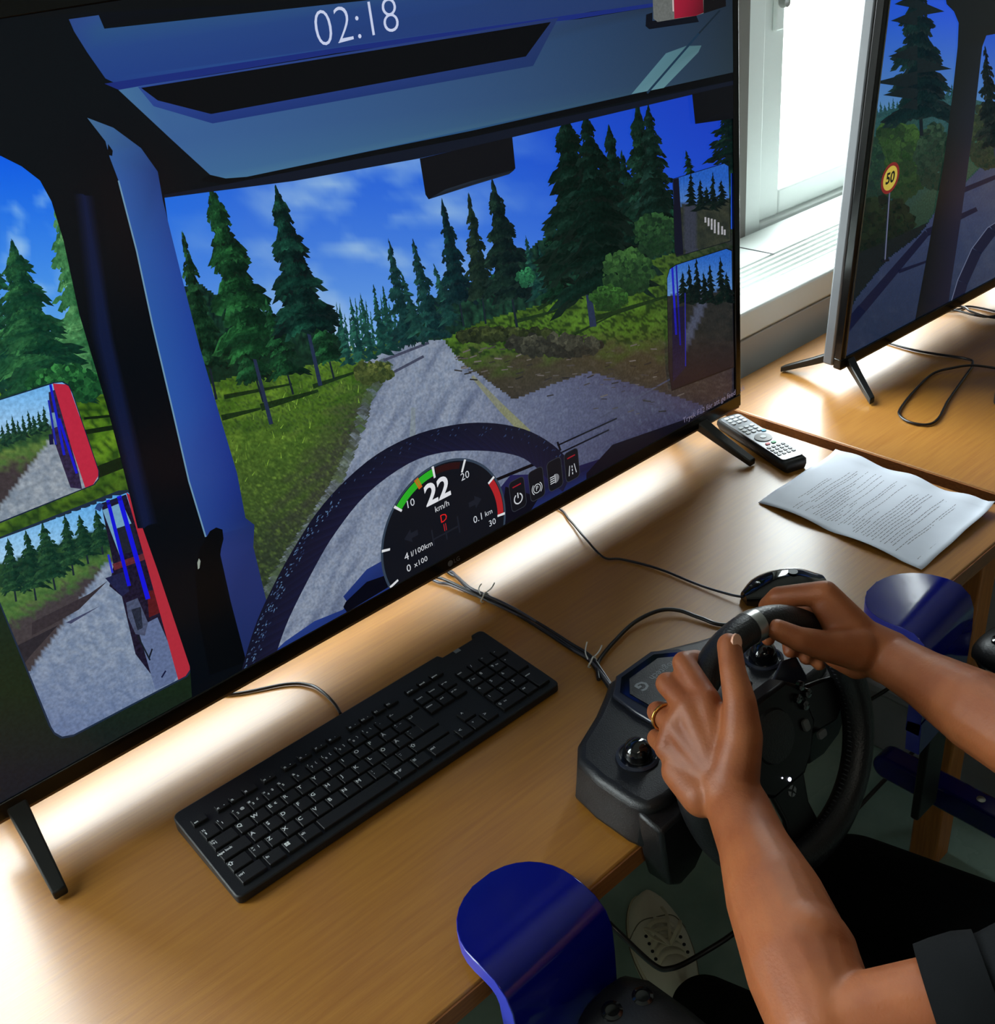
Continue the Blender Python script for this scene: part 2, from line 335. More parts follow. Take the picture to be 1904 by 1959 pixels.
# ------------------------------------------------------------------ television pictures
class Pic:
    """Flat picture shown by a display, drawn as coloured polygons in the display's own plane."""
    def __init__(s, o, ex, ey, rect):
        s.o, s.ex, s.ey = o, ex, ey; s.n = ex.cross(ey).normalized(); s.rect = rect
        s.v = []; s.f = []; s.c = []; s.z = 0.0
    def uv(s, p):
        d = ray(p[0], p[1]); t = (s.o-CAM).dot(s.n)/d.dot(s.n); q = CAM+d*t-s.o
        return (q.dot(s.ex), q.dot(s.ey))
    def layer(s): s.z += 8e-6
    def clip(s, P, Cc):
        u0, v0, u1, v1 = s.rect
        for ax, lim, sg in ((0, u0, 1), (0, u1, -1), (1, v0, 1), (1, v1, -1)):
            Q = []; D = []
            for i in range(len(P)):
                a, b = P[i-1], P[i]; ca_, cb_ = Cc[i-1], Cc[i]
                ia, ib = sg*(a[ax]-lim) >= 0, sg*(b[ax]-lim) >= 0
                if ia != ib:
                    t = (lim-a[ax])/(b[ax]-a[ax]); Q.append((a[0]+(b[0]-a[0])*t, a[1]+(b[1]-a[1])*t)); D.append(tuple(x+(y-x)*t for x, y in zip(ca_, cb_)))
                if ib: Q.append(b); D.append(cb_)
            P, Cc = Q, D
            if len(P) < 3: return None, None
        return P, Cc
    def puv(s, P, col, na=0.0):
        if not isinstance(col, list): col = [col]*len(P)
        col = [lin(c)[:3]+(na,) for c in col]
        P, col = s.clip(P, col)
        if P is None: return
        o = len(s.v); s.v += [(p[0], p[1], s.z) for p in P]; s.c += col
        if len(P) <= 4: s.f.append([o+i for i in range(len(P))])
        else:
            for t in tessellate_polygon([[Vector((p[0], p[1], 0)) for p in P]]): s.f.append([o+i for i in t])
    def p(s, P, col, na=0.0): s.puv([s.uv(q) for q in P], col, na)
    def inside(s, P, x, y):
        r = False
        for i in range(len(P)):
            a, b = P[i-1], P[i]
            if (a[1] > y) != (b[1] > y) and x < (b[0]-a[0])*(y-a[1])/(b[1]-a[1])+a[0]: r = not r
        return r
    def grid(s, P, step, fn, na=0.0):
        xs = [q[0] for q in P]; ys = [q[1] for q in P]; cache = {}
        x = min(xs)
        def vtx(i, j):
            if (i, j) not in cache:
                X, Y = min(xs)+i*step, min(ys)+j*step; cache[(i, j)] = (s.uv((X, Y)), fn(X, Y))
            return cache[(i, j)]
        for i in range(int((max(xs)-min(xs))/step)+1):
            for j in range(int((max(ys)-min(ys))/step)+1):
                if s.inside(P, min(xs)+(i+.5)*step, min(ys)+(j+.5)*step):
                    q = [vtx(i, j), vtx(i, j+1), vtx(i+1, j+1), vtx(i+1, j)]
                    s.puv([a[0] for a in q], [a[1] for a in q], na)
    def line(s, a, b, w, col, na=0.0, w2=None):
        w2 = w if w2 is None else w2
        dx, dy = b[0]-a[0], b[1]-a[1]; l = math.hypot(dx, dy) or 1; nx, ny = -dy/l, dx/l
        s.p([(a[0]+nx*w/2, a[1]+ny*w/2), (b[0]+nx*w2/2, b[1]+ny*w2/2), (b[0]-nx*w2/2, b[1]-ny*w2/2), (a[0]-nx*w/2, a[1]-ny*w/2)], col, na)
    def text(s, txt, u, v, size, col, align='CENTER', rot=0.0, bold=0.0):
        s.layer(); vs, fs = text_mesh(txt, size, align, bold); o = len(s.v); c = lin(col)[:3]+(0.0,)
        cr_, sr_ = math.cos(rot), math.sin(rot)
        s.v += [(u+q.x*cr_-q.y*sr_, v+q.x*sr_+q.y*cr_, s.z) for q in vs]; s.c += [c]*len(vs); s.f += [[o+i for i in f] for f in fs]
    def arc(s, cx, cy, r0, r1, a0, a1, col, n=24, sx_=1.0):
        for i in range(n):
            t0, t1 = math.radians(a0+(a1-a0)*i/n), math.radians(a0+(a1-a0)*(i+1)/n)
            s.puv([(cx+sx_*r0*math.cos(t0), cy+r0*math.sin(t0)), (cx+sx_*r1*math.cos(t0), cy+r1*math.sin(t0)), (cx+sx_*r1*math.cos(t1), cy+r1*math.sin(t1)), (cx+sx_*r0*math.cos(t1), cy+r0*math.sin(t1))], col)
    def build(s, parent, matname):
        me = bpy.data.meshes.new('display_picture'); me.from_pydata(s.v, [], s.f)
        ca_ = me.color_attributes.new('Col', 'FLOAT_COLOR', 'POINT')
        ca_.data.foreach_set('color', [x for c in s.c for x in c])
        me.materials.append(display_mat(matname))
        o = bpy.data.objects.new('display_picture', me); C.objects.link(o); o.parent = parent
        return o

def mixc(a, b, t):
    t = max(0, min(1, t)); return tuple(x+(y-x)*t for x, y in zip(a, b))
def fb(x, y, s, o=3):
    return noise.fractal(Vector((x/s, y/s, 3.1)), 1.0, 2.0, o)

def conifer(pc, base, top, w, dark, lite, n, seed=0, trunk=0, tcol=(30, 40, 62), start=0.12, light_side=-1, sparse=1.0):
    r = random.Random(seed); bx, by = base; tx, ty = top; dx, dy = tx-bx, ty-by; L = math.hypot(dx, dy); ax, ay = dx/L, dy/L
    px_, py_ = -ay, ax      # sideways
    if px_ < 0: px_, py_ = -px_, -py_
    if trunk:
        pc.layer(); pc.line(base, (bx+dx*.75, by+dy*.75), trunk, tcol, 0.15, trunk*.35)
    pc.layer()
    # dense core
    K = 18
    Lp = []; Rp = []
    for i in range(K+1):
        t = start+.03+(1-start-.03)*i/K; hw = w*0.30*(1-t)**0.8*(0.5+0.9*r.random())*sparse
        cx, cy = bx+dx*t, by+dy*t
        Lp.append((cx-px_*hw, cy-py_*hw)); Rp.append((cx+px_*hw*(.6+.8*r.random()), cy+py_*hw))
    pc.p(Lp+Rp[::-1], dark, 0.25)
    tiers = [(.66+.56*math.sin(q*2.4+seed)**2) for q in range(40)]
    n2 = int(n*2.1)
    for k in range(n2):
        if k % 30 == 0: pc.layer()
        t = start+(1-start)*(k+r.random())/n2; hw = (w*((1-t)**0.85)*(0.35+0.75*r.random()**.7)+w*.035)*tiers[int(t*24) % 40]
        sd = -1 if r.random() < .5 else 1
        cx, cy = bx+dx*t, by+dy*t; hgt = L*(0.012+0.014*r.random())*(1.2-t*.6)+1.2
        droop = hw*(0.05+0.42*r.random())
        c = mixc(dark, lite, r.random()**1.6*(0.85 if sd == light_side else 0.50)*(.45+1.1*math.sin(t*31+seed)**2))
        g = 3 if n > 30 else 1
        for q in range(g):      # a bough of short ragged clumps
            u0_, u1_ = (q/g)*.9-(.35*r.random() if q == 0 else 0), (q+1)/g+.04
            def PT(u_, off): return (cx+sd*px_*hw*u_+ax*(off-droop*u_*u_), cy+sd*py_*hw*u_+ay*(off-droop*u_*u_))
            e = PT(u1_+.06*r.random(), -hgt*.5)
            pc.p([PT(u0_, hgt*(1-.6*u0_)), PT((u0_+u1_)/2, hgt*(.9-.5*u0_)), e, PT((u0_+u1_)/2+.03, -hgt*(.9+.9*r.random())), PT(u0_, -hgt*.5)], mixc(c, lite if sd == light_side else dark, .3*r.random()), 0.35)
def blob(pc, cx, cy, rx, ry, c1, c2, seed=0, n=60):
    r = random.Random(seed); pc.layer()
    for k in range(n*4):
        if k % 60 == 0: pc.layer()
        a = r.random()*2*PI; q = math.sqrt(r.random()); x, y = cx+rx*q*math.cos(a), cy+ry*q*math.sin(a); z = (rx+ry)*.055*(.6+r.random())+(4 if k < n else 0)
        pc.p([(x+z*math.cos(b+a)*(0.7+.5*r.random()), y+z*math.sin(b+a)*(0.7+.5*r.random())) for b in (0, 1.1, 2.1, 3.3, 4.2, 5.3)], mixc(c1, c2, r.random()*(0.5-0.5*math.sin(a)*q+.2)), .3)

TILT = 0.0314
tv_o = Vector((0, .485, .05)); tv_ex = Vector((1, 0, 0)); tv_ey = Vector((0, math.sin(TILT), math.cos(TILT)))
TVR = Matrix((tv_ex, tv_ey, tv_ex.cross(tv_ey))).transposed()      # local: x right, y up, z towards the viewer
def TVmat(o, R): return Matrix.Translation(o) @ R.to_4x4()

pc = Pic(tv_o, tv_ex, tv_ey, (-.118, .021, 1.137, .746))
pc.p([(-900, -300), (1500, -300), (1500, 1000), (700, 1300), (-900, 2400)], (4, 6, 12))
# sky through the windscreen
def sky(x, y):
    t = (y-180)/480.0; base = mixc((28, 92, 224), (120, 176, 240), max(0, t)**1.6)
    base = mixc(base, (24, 62, 196), (x-850)/560*(1.1-t))
    base = mixc(base, (14, 110, 240), (480-x)/200*(1-t))
    c = fb(x*.55+y*.5, y*1.3-x*.3, 90, 5); k = max(0, c*1.7+.36)*max(0, 1-abs(x-700)/400)
    base = mixc(base, (150, 190, 236), k*.75)
    return mixc(base, (205, 224, 246), (y-560)/110*max(0, 1-abs(x-645)/90))
pc.layer(); pc.grid([(300, 330), (1420, 110), (1420, 600), (900, 700), (300, 800)], 9, sky)
# far tree line
for k in range(46):
    x = 632+k*9.2+rnd.uniform(-3, 3); yb = 690-(k*9.2)*.20; h = 70+20*rnd.random()+30*math.sin(k*.7)**2
    conifer(pc, (x+4, yb), (x-5, yb-h), 11, (22, 62, 60), (52, 112, 96), 14, k, start=0.0)
def forest(x, y):
    n = fb(x*2.4, y*.9, 16, 4); return mixc(mixc((8, 26, 26), (34, 80, 56), .4+n), (16, 44, 30), (y-600)/120)
pc.layer(); pc.grid([(330, 560), (380, 540), (430, 575), (520, 600), (600, 625), (640, 640), (660, 660), (650, 700), (400, 770), (380, 760)], 4, forest, .3)
pc.layer(); pc.grid([(760, 640), (850, 560), (960, 520), (1060, 440), (1200, 400), (1290, 380), (1400, 330), (1400, 440), (1200, 530), (1040, 600), (860, 650), (760, 665)], 5, forest, .3)
# grass left and right
def grassL(x, y):
    n = fb(x, y*2.4+x*.9, 46, 4); n2 = fb(x*1.3, y*3+x, 14, 3)
    c = mixc((58, 100, 24), (118, 160, 44), .5+n*.9)
    c = mixc(c, (66, 92, 40), (y-780-(x-420)*-.2)/170)
    c = mixc(c, (60, 62, 56), ((x-500)*.9+(y-760)*.55-120)/90+n*.6)
    c = mixc(c, (44, 56, 46), (y-960)/120)
    if n2 > .16 and y < 830: c = mixc(c, (22, 46, 24), .7)
    return mixc(mixc(c, (40, 56, 30), .25), (150, 190, 70), n2*.5)
GL = [(380, 742), (470, 715), (560, 706), (640, 690), (700, 668), (770, 652), (762, 690), (730, 745), (708, 800), (678, 872), (640, 940), (585, 1040), (530, 1160), (500, 1250), (430, 1250)]
pc.layer(); pc.grid(GL, 3.6, grassL, .25)
def grassR(x, y):
    n = fb(x, y*2.2+x*.6, 52, 4); n2 = fb(x*1.1, y*3.2+x*.9, 18, 3)
    c = mixc((56, 84, 26), (84, 124, 38), .5+n)
    ed = (y-(668-(x-850)*.10))
    c = mixc(c, (58, 54, 40), ed/55+n*.8)
    c = mixc(c, (44, 38, 40), (ed-60)/110)
    c = mixc(c, (36, 34, 48), (x-1240)/160*.8)
    if n2 > .13 and ed < 25: c = mixc(c, (20, 40, 20), .75)
    return mixc(c, (96, 90, 82), max(0, n2)*.5 if ed > 20 else 0)
GR = [(840, 655), (870, 640), (930, 612), (1050, 580), (1180, 520), (1300, 480), (1420, 430), (1420, 800), (1200, 900), (900, 900), (880, 720)]
pc.layer(); pc.grid(GR, 4.2, grassR, .25)
# gravel road
def road(x, y):
    n = fb(x*2.2, y*1.2, 14, 4); n1 = fb(x*.9+y*.5, y*.18, 22, 3)
    c = mixc((120, 134, 158), (150, 160, 178), .5+n*.9)
    c = mixc(c, (96, 108, 134), n1*1.4); c = mixc(c, (82, 88, 116), (x-860)/230)
    c = mixc(c, (58, 58, 84), (x-1080)/160)
    return mixc(c, (118, 130, 150), n*.4)
RD = [(690, 697), (722, 680), (770, 662), (830, 651), (852, 652), (880, 690), (930, 725), (985, 765), (1060, 735), (1130, 712), (1250, 745), (1345, 775), (1345, 800), (1100, 900), (1000, 1010), (740, 1120), (540, 1250), (470, 1262), (505, 1155), (545, 1080), (600, 1000), (650, 918), (688, 820), (704, 765), (745, 700), (735, 692)]
pc.layer(); pc.grid(RD, 4, road, .22)
EL = [(735, 692), (745, 700), (704, 765), (688, 820), (650, 918), (600, 1000), (545, 1080), (505, 1155), (480, 1230)]
for i in range(len(EL)-1):
    pc.layer(); a, b = Vector(EL[i]), Vector(EL[i+1]); d_ = (b-a); nn = int(d_.length/2.2)
    for k in range(nn):
        q = a+d_*((k+rnd.random())/nn); z = 3+q.y/190+rnd.random()*4; g_ = mixc(grassL(q.x-8, q.y), road(q.x+8, q.y), (.1, .75)[k % 2]*rnd.random()+.1); o_ = rnd.uniform(-4, 4)
        pc.p([(q.x+o_-z, q.y-z*.3), (q.x+o_, q.y-z*.8), (q.x+o_+z, q.y), (q.x+o_+z*.2, q.y+z*.8)], g_, .2)
pc.layer()
for a, b, w in (((735, 690), (822, 656), 5), ((748, 716), (812, 682), 5), ((1150, 800), (1330, 700), 3)): pc.line(a, b, w, (66, 70, 92), .2)
pc.line((905, 720), (960, 780), 6, (126, 130, 112), .2, 14); pc.line((960, 780), (1010, 830), 14, (128, 132, 104), .2, 18)
pc.line((792, 780), (790, 880), 8, (128, 140, 150), .2, 14)
for k in range(120):     # stones and twigs on the verge
    x = rnd.uniform(870, 1330); y = 655+(x-870)*rnd.uniform(-.05, .28)+rnd.uniform(0, 70); z = rnd.uniform(2, 7)
    if k % 12 == 0: pc.layer()
    pc.line((x, y), (x+z*2.2, y-z*rnd.uniform(-.3, 1)), z*.4, mixc((36, 34, 34), (118, 112, 108), rnd.random()**2), .1)
for k in range(120):
    t = rnd.random(); x = 415+t*290+rnd.uniform(-30, 40); y = 930-t*230+rnd.uniform(-70, 40); 
    if k % 12 == 0: pc.layer()
    pc.line((x, y), (x+rnd.uniform(-4, 6), y-rnd.uniform(6, 15)), 2.5, mixc((54, 78, 30), (128, 168, 60), rnd.random()), .1, .5)
# shadows of the trees on the grass of the filmed scene
pc.layer()
for a, b, w in (((425, 800), (500, 782), 9), ((500, 780), (610, 748), 11), ((430, 760), (560, 735), 7), ((600, 740), (700, 706), 7), ((985, 616), (1085, 590), 6), ((1030, 592), (1085, 560), 6), ((1140, 610), (1300, 560), 8), ((1100, 640), (1180, 600), 4)): pc.line(a, b, w*1.3, (24, 46, 22), .3, w*.5)
D1, L1 = (8, 26, 20), (44, 112, 62)
D2, L2 = (6, 18, 14), (24, 64, 44)
tr = [  # base, top, width, dark, light, branches, trunk width
 ((415, 765), (350, 445), 42, D1, (48, 104, 60), 60, 5), ((505, 770), (440, 560), 46, D1, L1, 60, 4),
 ((520, 812), (402, 352), 84, D1, (52, 128, 66), 150, 8), ((562, 755), (510, 570), 42, D1, L1, 50, 4), ((640, 725), (598, 560), 40, D1, L1, 50, 4),
 ((614, 738), (528, 357), 72, (6, 20, 22), (30, 86, 66), 150, 8),
 ((668, 700), (650, 590), 17, (14, 46, 46), (48, 110, 90), 24, 0), ((690, 692), (670, 570), 18, (14, 46, 46), (48, 110, 90), 26, 0), ((712, 690), (690, 562), 17, (14, 46, 46), (48, 110, 90), 26, 0), ((735, 680), (715, 545), 20, (14, 46, 46), (44, 104, 84), 26, 0), ((752, 676), (733, 548), 19, (14, 46, 46), (44, 104, 84), 26, 0),
 ((783, 664), (744, 458), 30, (10, 32, 38), (34, 84, 76), 60, 3), ((832, 652), (790, 458), 30, (10, 32, 38), (34, 84, 76), 60, 3), ((800, 640), (768, 520), 24, (14, 42, 44), (44, 100, 84), 30, 0), ((868, 625), (830, 505), 26, (14, 42, 44), (44, 100, 84), 30, 0),
 ((888, 625), (846, 382), 34, (8, 24, 32), (22, 62, 60), 80, 4), ((930, 620), (897, 372), 32, (12, 26, 26), (40, 62, 46), 80, 4),
 ((990, 628), (942, 345), 56, (8, 20, 24), (34, 62, 48), 140, 5), ((1030, 575), (1006, 452), 22, (12, 40, 42), (40, 92, 76), 30, 0), ((1052, 570), (1030, 470), 20, (12, 40, 42), (40, 92, 76), 30, 0),
 ((1075, 575), (1050, 440), 40, D2, L2, 50, 3), ((1190, 530), (1165, 240), 54, D2, (26, 62, 54), 110, 4), ((1215, 520), (1190, 290), 40, D2, (26, 62, 54), 80, 3),
 ((1245, 512), (1218, 190), 56, D2, (30, 66, 52), 130, 5), ((1258, 420), (1240, 200), 46, D2, (28, 60, 52), 80, 0), ((1322, 335), (1312, 288), 14, D2, L2, 16, 0), ((1408, 330), (1388, 200), 64, (4, 16, 18), (18, 46, 36), 60, 0),
 ((1135, 625), (1078, 215), 100, D2, (20, 48, 38), 190, 13), ((1160, 560), (1120, 220), 84, D2, (16, 44, 36), 110, 0),
]
for i, (b, t, w, d, l, n, tk) in enumerate(tr):
    conifer(pc, b, t, w, d, l, n, 100+i, tk, (34, 46, 74) if tk > 6 else (22, 34, 44), start=.30 if b[0] in (1135, 520, 614) else (.22 if tk >= 4 else .04))
blob(pc, 1200, 520, 46, 40, (20, 44, 26), (62, 104, 50), 1, 90); blob(pc, 1165, 570, 34, 22, (24, 50, 24), (60, 110, 44), 2, 60); blob(pc, 1255, 450, 40, 40, (18, 40, 26), (46, 86, 46), 3, 60); blob(pc, 1005, 530, 16, 16, (24, 70, 50), (56, 140, 90), 4, 30)
blob(pc, 965, 640, 90, 10, (26, 34, 22), (72, 84, 44), 5, 60); blob(pc, 1060, 660, 90, 18, (30, 32, 30), (84, 86, 70), 6, 60); blob(pc, 715, 712, 36, 20, (44, 58, 30), (110, 120, 60), 7, 40)
# windscreen wipers
pc.layer(); pc.line((1066, 852), (1180, 800), 3, (12, 12, 22)); pc.line((948, 918), (1070, 868), 6, (10, 10, 18)); pc.line((1066, 845), (1072, 862), 4, (12, 12, 22)); pc.line((1060, 872), (1165, 822), 3, (14, 14, 26))
# side window: sky, trees, grass
def skyL(x, y):
    t = (y-300)/420.0; c = mixc((8, 96, 240), (120, 190, 246), t); return mixc(c, (190, 224, 250), max(0, fb(x, y, 60, 3)+(y-560)/400))
LW = [(-300, 250), (0, 270), (50, 290), (95, 325), (125, 375), (150, 460), (180, 600), (210, 700), (230, 780), (260, 930), (-300, 1000)]
pc.layer(); pc.grid(LW, 10, skyL)
def grassW(x, y):
    n = fb(x, y*2+x*.8, 60, 4); c = mixc((62, 104, 26), (104, 146, 36), .5+n); n2 = fb(x, y*3+x, 26, 3)
    if n2 > .12: c = mixc(c, (20, 50, 20), .7)
    c = mixc(c, (22, 38, 24), (y-960-(x*-.4))/190)
    return mixc(c, (22, 26, 34), (y-1320)/160)
pc.layer(); pc.grid([(-400, 800), (0, 745), (120, 700), (215, 680), (285, 935), (400, 1300), (480, 1290), (-400, 1800)], 8, grassW, .2)
blob(pc, 150, 715, 60, 30, (20, 70, 30), (80, 150, 60), 8, 60)
conifer(pc, (-30, 780), (-60, 380), 120, (12, 50, 40), (60, 140, 90), 90, 201, 0)
conifer(pc, (180, 790), (108, 370), 74, (30, 84, 50), (110, 176, 110), 90, 203, 0)
conifer(pc, (86, 790), (22, 462), 104, (8, 44, 34), (64, 130, 74), 150, 202, 8)
blob(pc, 120, 735, 70, 34, (10, 50, 30), (60, 140, 70), 9, 80)
pc.layer(); 
for a, b, w in (((140, 830), (230, 815), 9), ((180, 905), (245, 880), 22), ((160, 800), (215, 795), 5)): pc.line(a, b, w, (14, 34, 16), .2)

def mirror(P, edge, dark=1.0):
    pc.layer(); cx = sum(p[0] for p in P)/len(P); cy = sum(p[1] for p in P)/len(P)
    pc.p([(cx+(p[0]-cx)*1.018, cy+(p[1]-cy)*1.018) for p in P], edge)
def clipP(S, Cl):    # keep the part of S inside the convex outline Cl (pixel coordinates)
    n = len(Cl); ar = sum(Cl[i-1][0]*Cl[i][1]-Cl[i][0]*Cl[i-1][1] for i in range(n)); sg = 1 if ar > 0 else -1
    for i in range(n):
        a, b = Cl[i-1], Cl[i]; Q = []
        for j in range(len(S)):
            p_, q_ = S[j-1], S[j]
            dp = sg*((b[0]-a[0])*(p_[1]-a[1])-(b[1]-a[1])*(p_[0]-a[0])); dq = sg*((b[0]-a[0])*(q_[1]-a[1])-(b[1]-a[1])*(q_[0]-a[0]))
            if (dp >= 0) != (dq >= 0):
                t = dp/(dp-dq); Q.append((p_[0]+(q_[0]-p_[0])*t, p_[1]+(q_[1]-p_[1])*t))
            if dq >= 0: Q.append(q_)
        S = Q
        if len(S) < 3: return None
    return S
def mp(P, S, col, na=0.0):
    q = clipP(S, P)
    if q: pc.p(q, col, na)
def mline(P, a, b, w, col, na=0.0):
    dx, dy = b[0]-a[0], b[1]-a[1]; l = math.hypot(dx, dy); nx, ny = -dy/l*w/2, dx/l*w/2
    mp(P, [(a[0]+nx, a[1]+ny), (b[0]+nx, b[1]+ny), (b[0]-nx, b[1]-ny), (a[0]-nx, a[1]-ny)], col, na)
def mgrid(P, step, fn, na=.2):
    xs = [q[0] for q in P]; ys = [q[1] for q in P]
    i0, j0 = min(xs), min(ys); nx = int((max(xs)-i0)/step)+1; ny = int((max(ys)-j0)/step)+1
    for i in range(nx):
        for j in range(ny):
            x, y = i0+i*step, j0+j*step; S = [(x, y), (x, y+step), (x+step, y+step), (x+step, y)]
            if all(pc.inside(P, *q) for q in S): pc.p(S, [fn(*q) for q in S], na)
            else:
                q = clipP(S, P)
                if q: pc.p(q, fn(x+step/2, y+step/2), na)
# upper side mirror
m1 = [(-160, 815), (0, 765), (100, 733), (118, 731), (130, 738), (137, 752), (187, 900), (187, 915), (178, 926), (163, 932), (0, 998), (-160, 1060)]
def m1c(x, y):
    yh = 835-.27*x
    if y < yh: return mixc((110, 180, 240), (170, 208, 240), (y-740)/100)
    n = fb(x*1.5, y*2.5, 24, 3); L = 35+(y-880)*-.55; R = 128
    if x > 98-(y-835)*.75 and y > 832: return mixc((120, 134, 150), (158, 168, 178), .5+n)
    if y < yh+30: return mixc((24, 58, 40), (60, 100, 50), .5+n)
    return mixc(mixc((70, 104, 52), (104, 132, 64), .5+n), (62, 54, 58), (y-yh-45)/30+n)
mirror(m1, (16, 30, 60)); pc.layer(); mgrid(m1, 6, m1c)
for k in range(9):
    conifer(pc, (8+k*10, 852-k*4), (2+k*10, 812-k*3-(k % 3)*6), 11, (14, 44, 36), (44, 84, 56), 16, 300+k, 0, start=0)
pc.layer(); mp(m1, [(100, 733), (130, 735), (190, 905), (175, 930), (162, 932), (148, 890), (112, 790)], [(190, 40, 66)][0], .05)
pc.layer(); mp(m1, [(92, 750), (104, 745), (150, 905), (156, 935), (134, 932), (112, 870), (98, 830)], (44, 36, 66), .5)
mp(m1, [(93, 790), (106, 788), (110, 815), (98, 820)], (120, 160, 190))
pc.layer(); mline(m1, (95, 733), (122, 870), 5, (20, 30, 200)); mline(m1, (92, 765), (106, 850), 4, (30, 40, 170)); mline(m1, (112, 800), (146, 905), 5, (20, 24, 210)); mline(m1, (96, 830), (98, 850), 8, (20, 24, 60))
# lower side mirror
m2 = [(0, 1030), (225, 942), (243, 941), (256, 952), (266, 975), (361, 1262), (362, 1280), (354, 1292), (140, 1404), (118, 1408), (104, 1400), (94, 1384), (5, 1165), (-44, 1046)]
def m2c(x, y):
    yh = 1098-.36*x
    n = fb(x*1.4, y*2.4, 26, 4)
    if y < yh-20: return mixc((90, 170, 236), (160, 206, 240), (y-950)/110)
    if y < yh+30: return mixc((18, 50, 36), (46, 84, 46), .5+n)
    if x > 195-(y-1085)*.70 and y > 1075: return mixc(mixc((112, 130, 158), (146, 160, 180), .5+n), (100, 118, 158), (y-1240)/200)
    c = mixc((60, 98, 50), (92, 126, 62), .5+n)
    return mixc(c, (66, 60, 64), (y-yh-95+x*.25)/22+n*1.2)
mirror(m2, (28, 44, 66)); pc.layer(); mgrid(m2, 6, m2c)
for b, t, w in (((30, 1150), (14, 1030), 34), ((68, 1148), (48, 1015), 40), ((105, 1128), (80, 1000), 44), ((140, 1100), (122, 985), 30), ((168, 1078), (150, 985), 30), ((196, 1060), (182, 975), 26)):
    conifer(pc, b, t, w, (12, 42, 34), (50, 92, 56), 50, 320+b[0], 4, (26, 40, 50), start=.2)
pc.layer(); mp(m2, [(60, 1190), (170, 1135), (205, 1110), (150, 1165), (60, 1215)], (52, 46, 52), .2); mp(m2, [(125, 1190), (190, 1158), (135, 1192)], (64, 70, 100), .2); mp(m2, [(20, 1240), (110, 1195), (60, 1250), (40, 1275)], (40, 38, 46), .2)
pc.layer(); mp(m2, [(192, 962), (240, 945), (300, 1130), (330, 1270), (300, 1305), (258, 1250), (232, 1140), (208, 1120), (216, 1080)], (26, 22, 44), .6)
pc.layer(); mp(m2, [(195, 975), (232, 960), (250, 1000), (252, 1045), (228, 1062)], (116, 164, 196), .1); mp(m2, [(262, 1200), (300, 1180), (345, 1285), (330, 1304), (296, 1318)], (96, 112, 150), .2)
pc.layer(); mp(m2, [(222, 1010), (252, 1000), (268, 1050), (232, 1060)], (30, 34, 48), .2); mp(m2, [(200, 1105), (238, 1092), (246, 1130), (232, 1140)], (30, 34, 70), .3)
mp(m2, [(240, 1152), (262, 1143), (282, 1190), (276, 1215), (258, 1212), (244, 1180)], (74, 84, 112), .3); mp(m2, [(250, 1165), (268, 1160), (272, 1200), (262, 1205)], (20, 24, 34), .2)
mp(m2, [(214, 1078), (290, 1052), (292, 1064), (218, 1090)], (96, 40, 50), .3); mp(m2, [(280, 1130), (302, 1126), (308, 1170), (284, 1180)], (86, 24, 30), .2)
pc.layer(); mline(m2, (203, 948), (246, 1120), 7, (16, 18, 220)); mline(m2, (224, 940), (282, 1145), 9, (20, 22, 226)); mline(m2, (190, 968), (240, 950), 5, (20, 24, 60)); mline(m2, (185, 975), (192, 962), 12, (40, 70, 130)); mline(m2, (206, 1060), (214, 1095), 4, (40, 50, 210)); mline(m2, (262, 1215), (286, 1262), 3, (20, 30, 40)); mline(m2, (284, 1258), (290, 1240), 3, (20, 26, 40)); mline(m2, (308, 1295), (316, 1282), 3, (20, 26, 60))
pc.layer(); mp(m2, [(240, 941), (262, 955), (365, 1280), (354, 1295), (340, 1300), (318, 1220), (285, 1100)], (178, 44, 60), .04)
# right hand mirrors
def m3c(x, y):
    n = fb(x*1.5, y*2.5, 22, 3); yh = 392-(x-1290)*.1
    if y < yh: return mixc((34, 92, 190), (90, 130, 190), (y-340)/60)
    return mixc(mixc((34, 40, 36), (54, 58, 46), .5+n), (52, 56, 70), 1 if abs(x-1318-(y-400)*.05) < 12 else 0)
m3 = [(1286, 343), (1384, 313), (1392, 318), (1396, 460), (1294, 490), (1290, 480)]
mirror(m3, (8, 10, 26)); pc.layer(); mgrid(m3, 6, m3c)
for k, x in enumerate((1322, 1340, 1352, 1364, 1380)): conifer(pc, (x, 392+(k % 2)*8), (x-2, 330+(k % 3)*14), 15, (6, 16, 18), (18, 34, 28), 22, 340+k, 0, start=0)
pc.layer(); mp(m3, [(1286, 343), (1297, 340), (1306, 486), (1290, 490)], (14, 14, 34))
for k, (x, h) in enumerate(((1348, 10), (1354, 18), (1360, 26), (1366, 34), (1373, 30), (1380, 18), (1385, 10))): mline(m3, (x, 418+k*4-h*.3), (x, 422+k*4+h*.35), 3.4, (170, 170, 176), .2)
m4 = [(1275, 532), (1280, 515), (1292, 507), (1388, 476), (1398, 480), (1402, 700), (1284, 745), (1278, 700)]
def m4c(x, y):
    n = fb(x*1.5, y*2.5, 22, 3); yh = 562-(x-1290)*.1
    if y < yh: return mixc((36, 96, 190), (96, 140, 196), (y-490)/70)
    c = mixc((30, 34, 34), (46, 46, 44), .5+n); c = mixc(c, (70, 76, 94), 1 if abs((x-1312)-(650-y)*.42) < 9 and y < 680 else 0); return mixc(c, (20, 16, 30), (y-640)/90)
mirror(m4, (6, 8, 20)); pc.layer(); mgrid(m4, 6, m4c)
for k, x in enumerate((1306, 1318, 1332, 1346, 1358, 1378, 1390)): conifer(pc, (x+2, 578), (x-2, 520-(k % 3)*14), 16, (6, 16, 18), (18, 36, 30), 24, 360+k, 0, start=0)
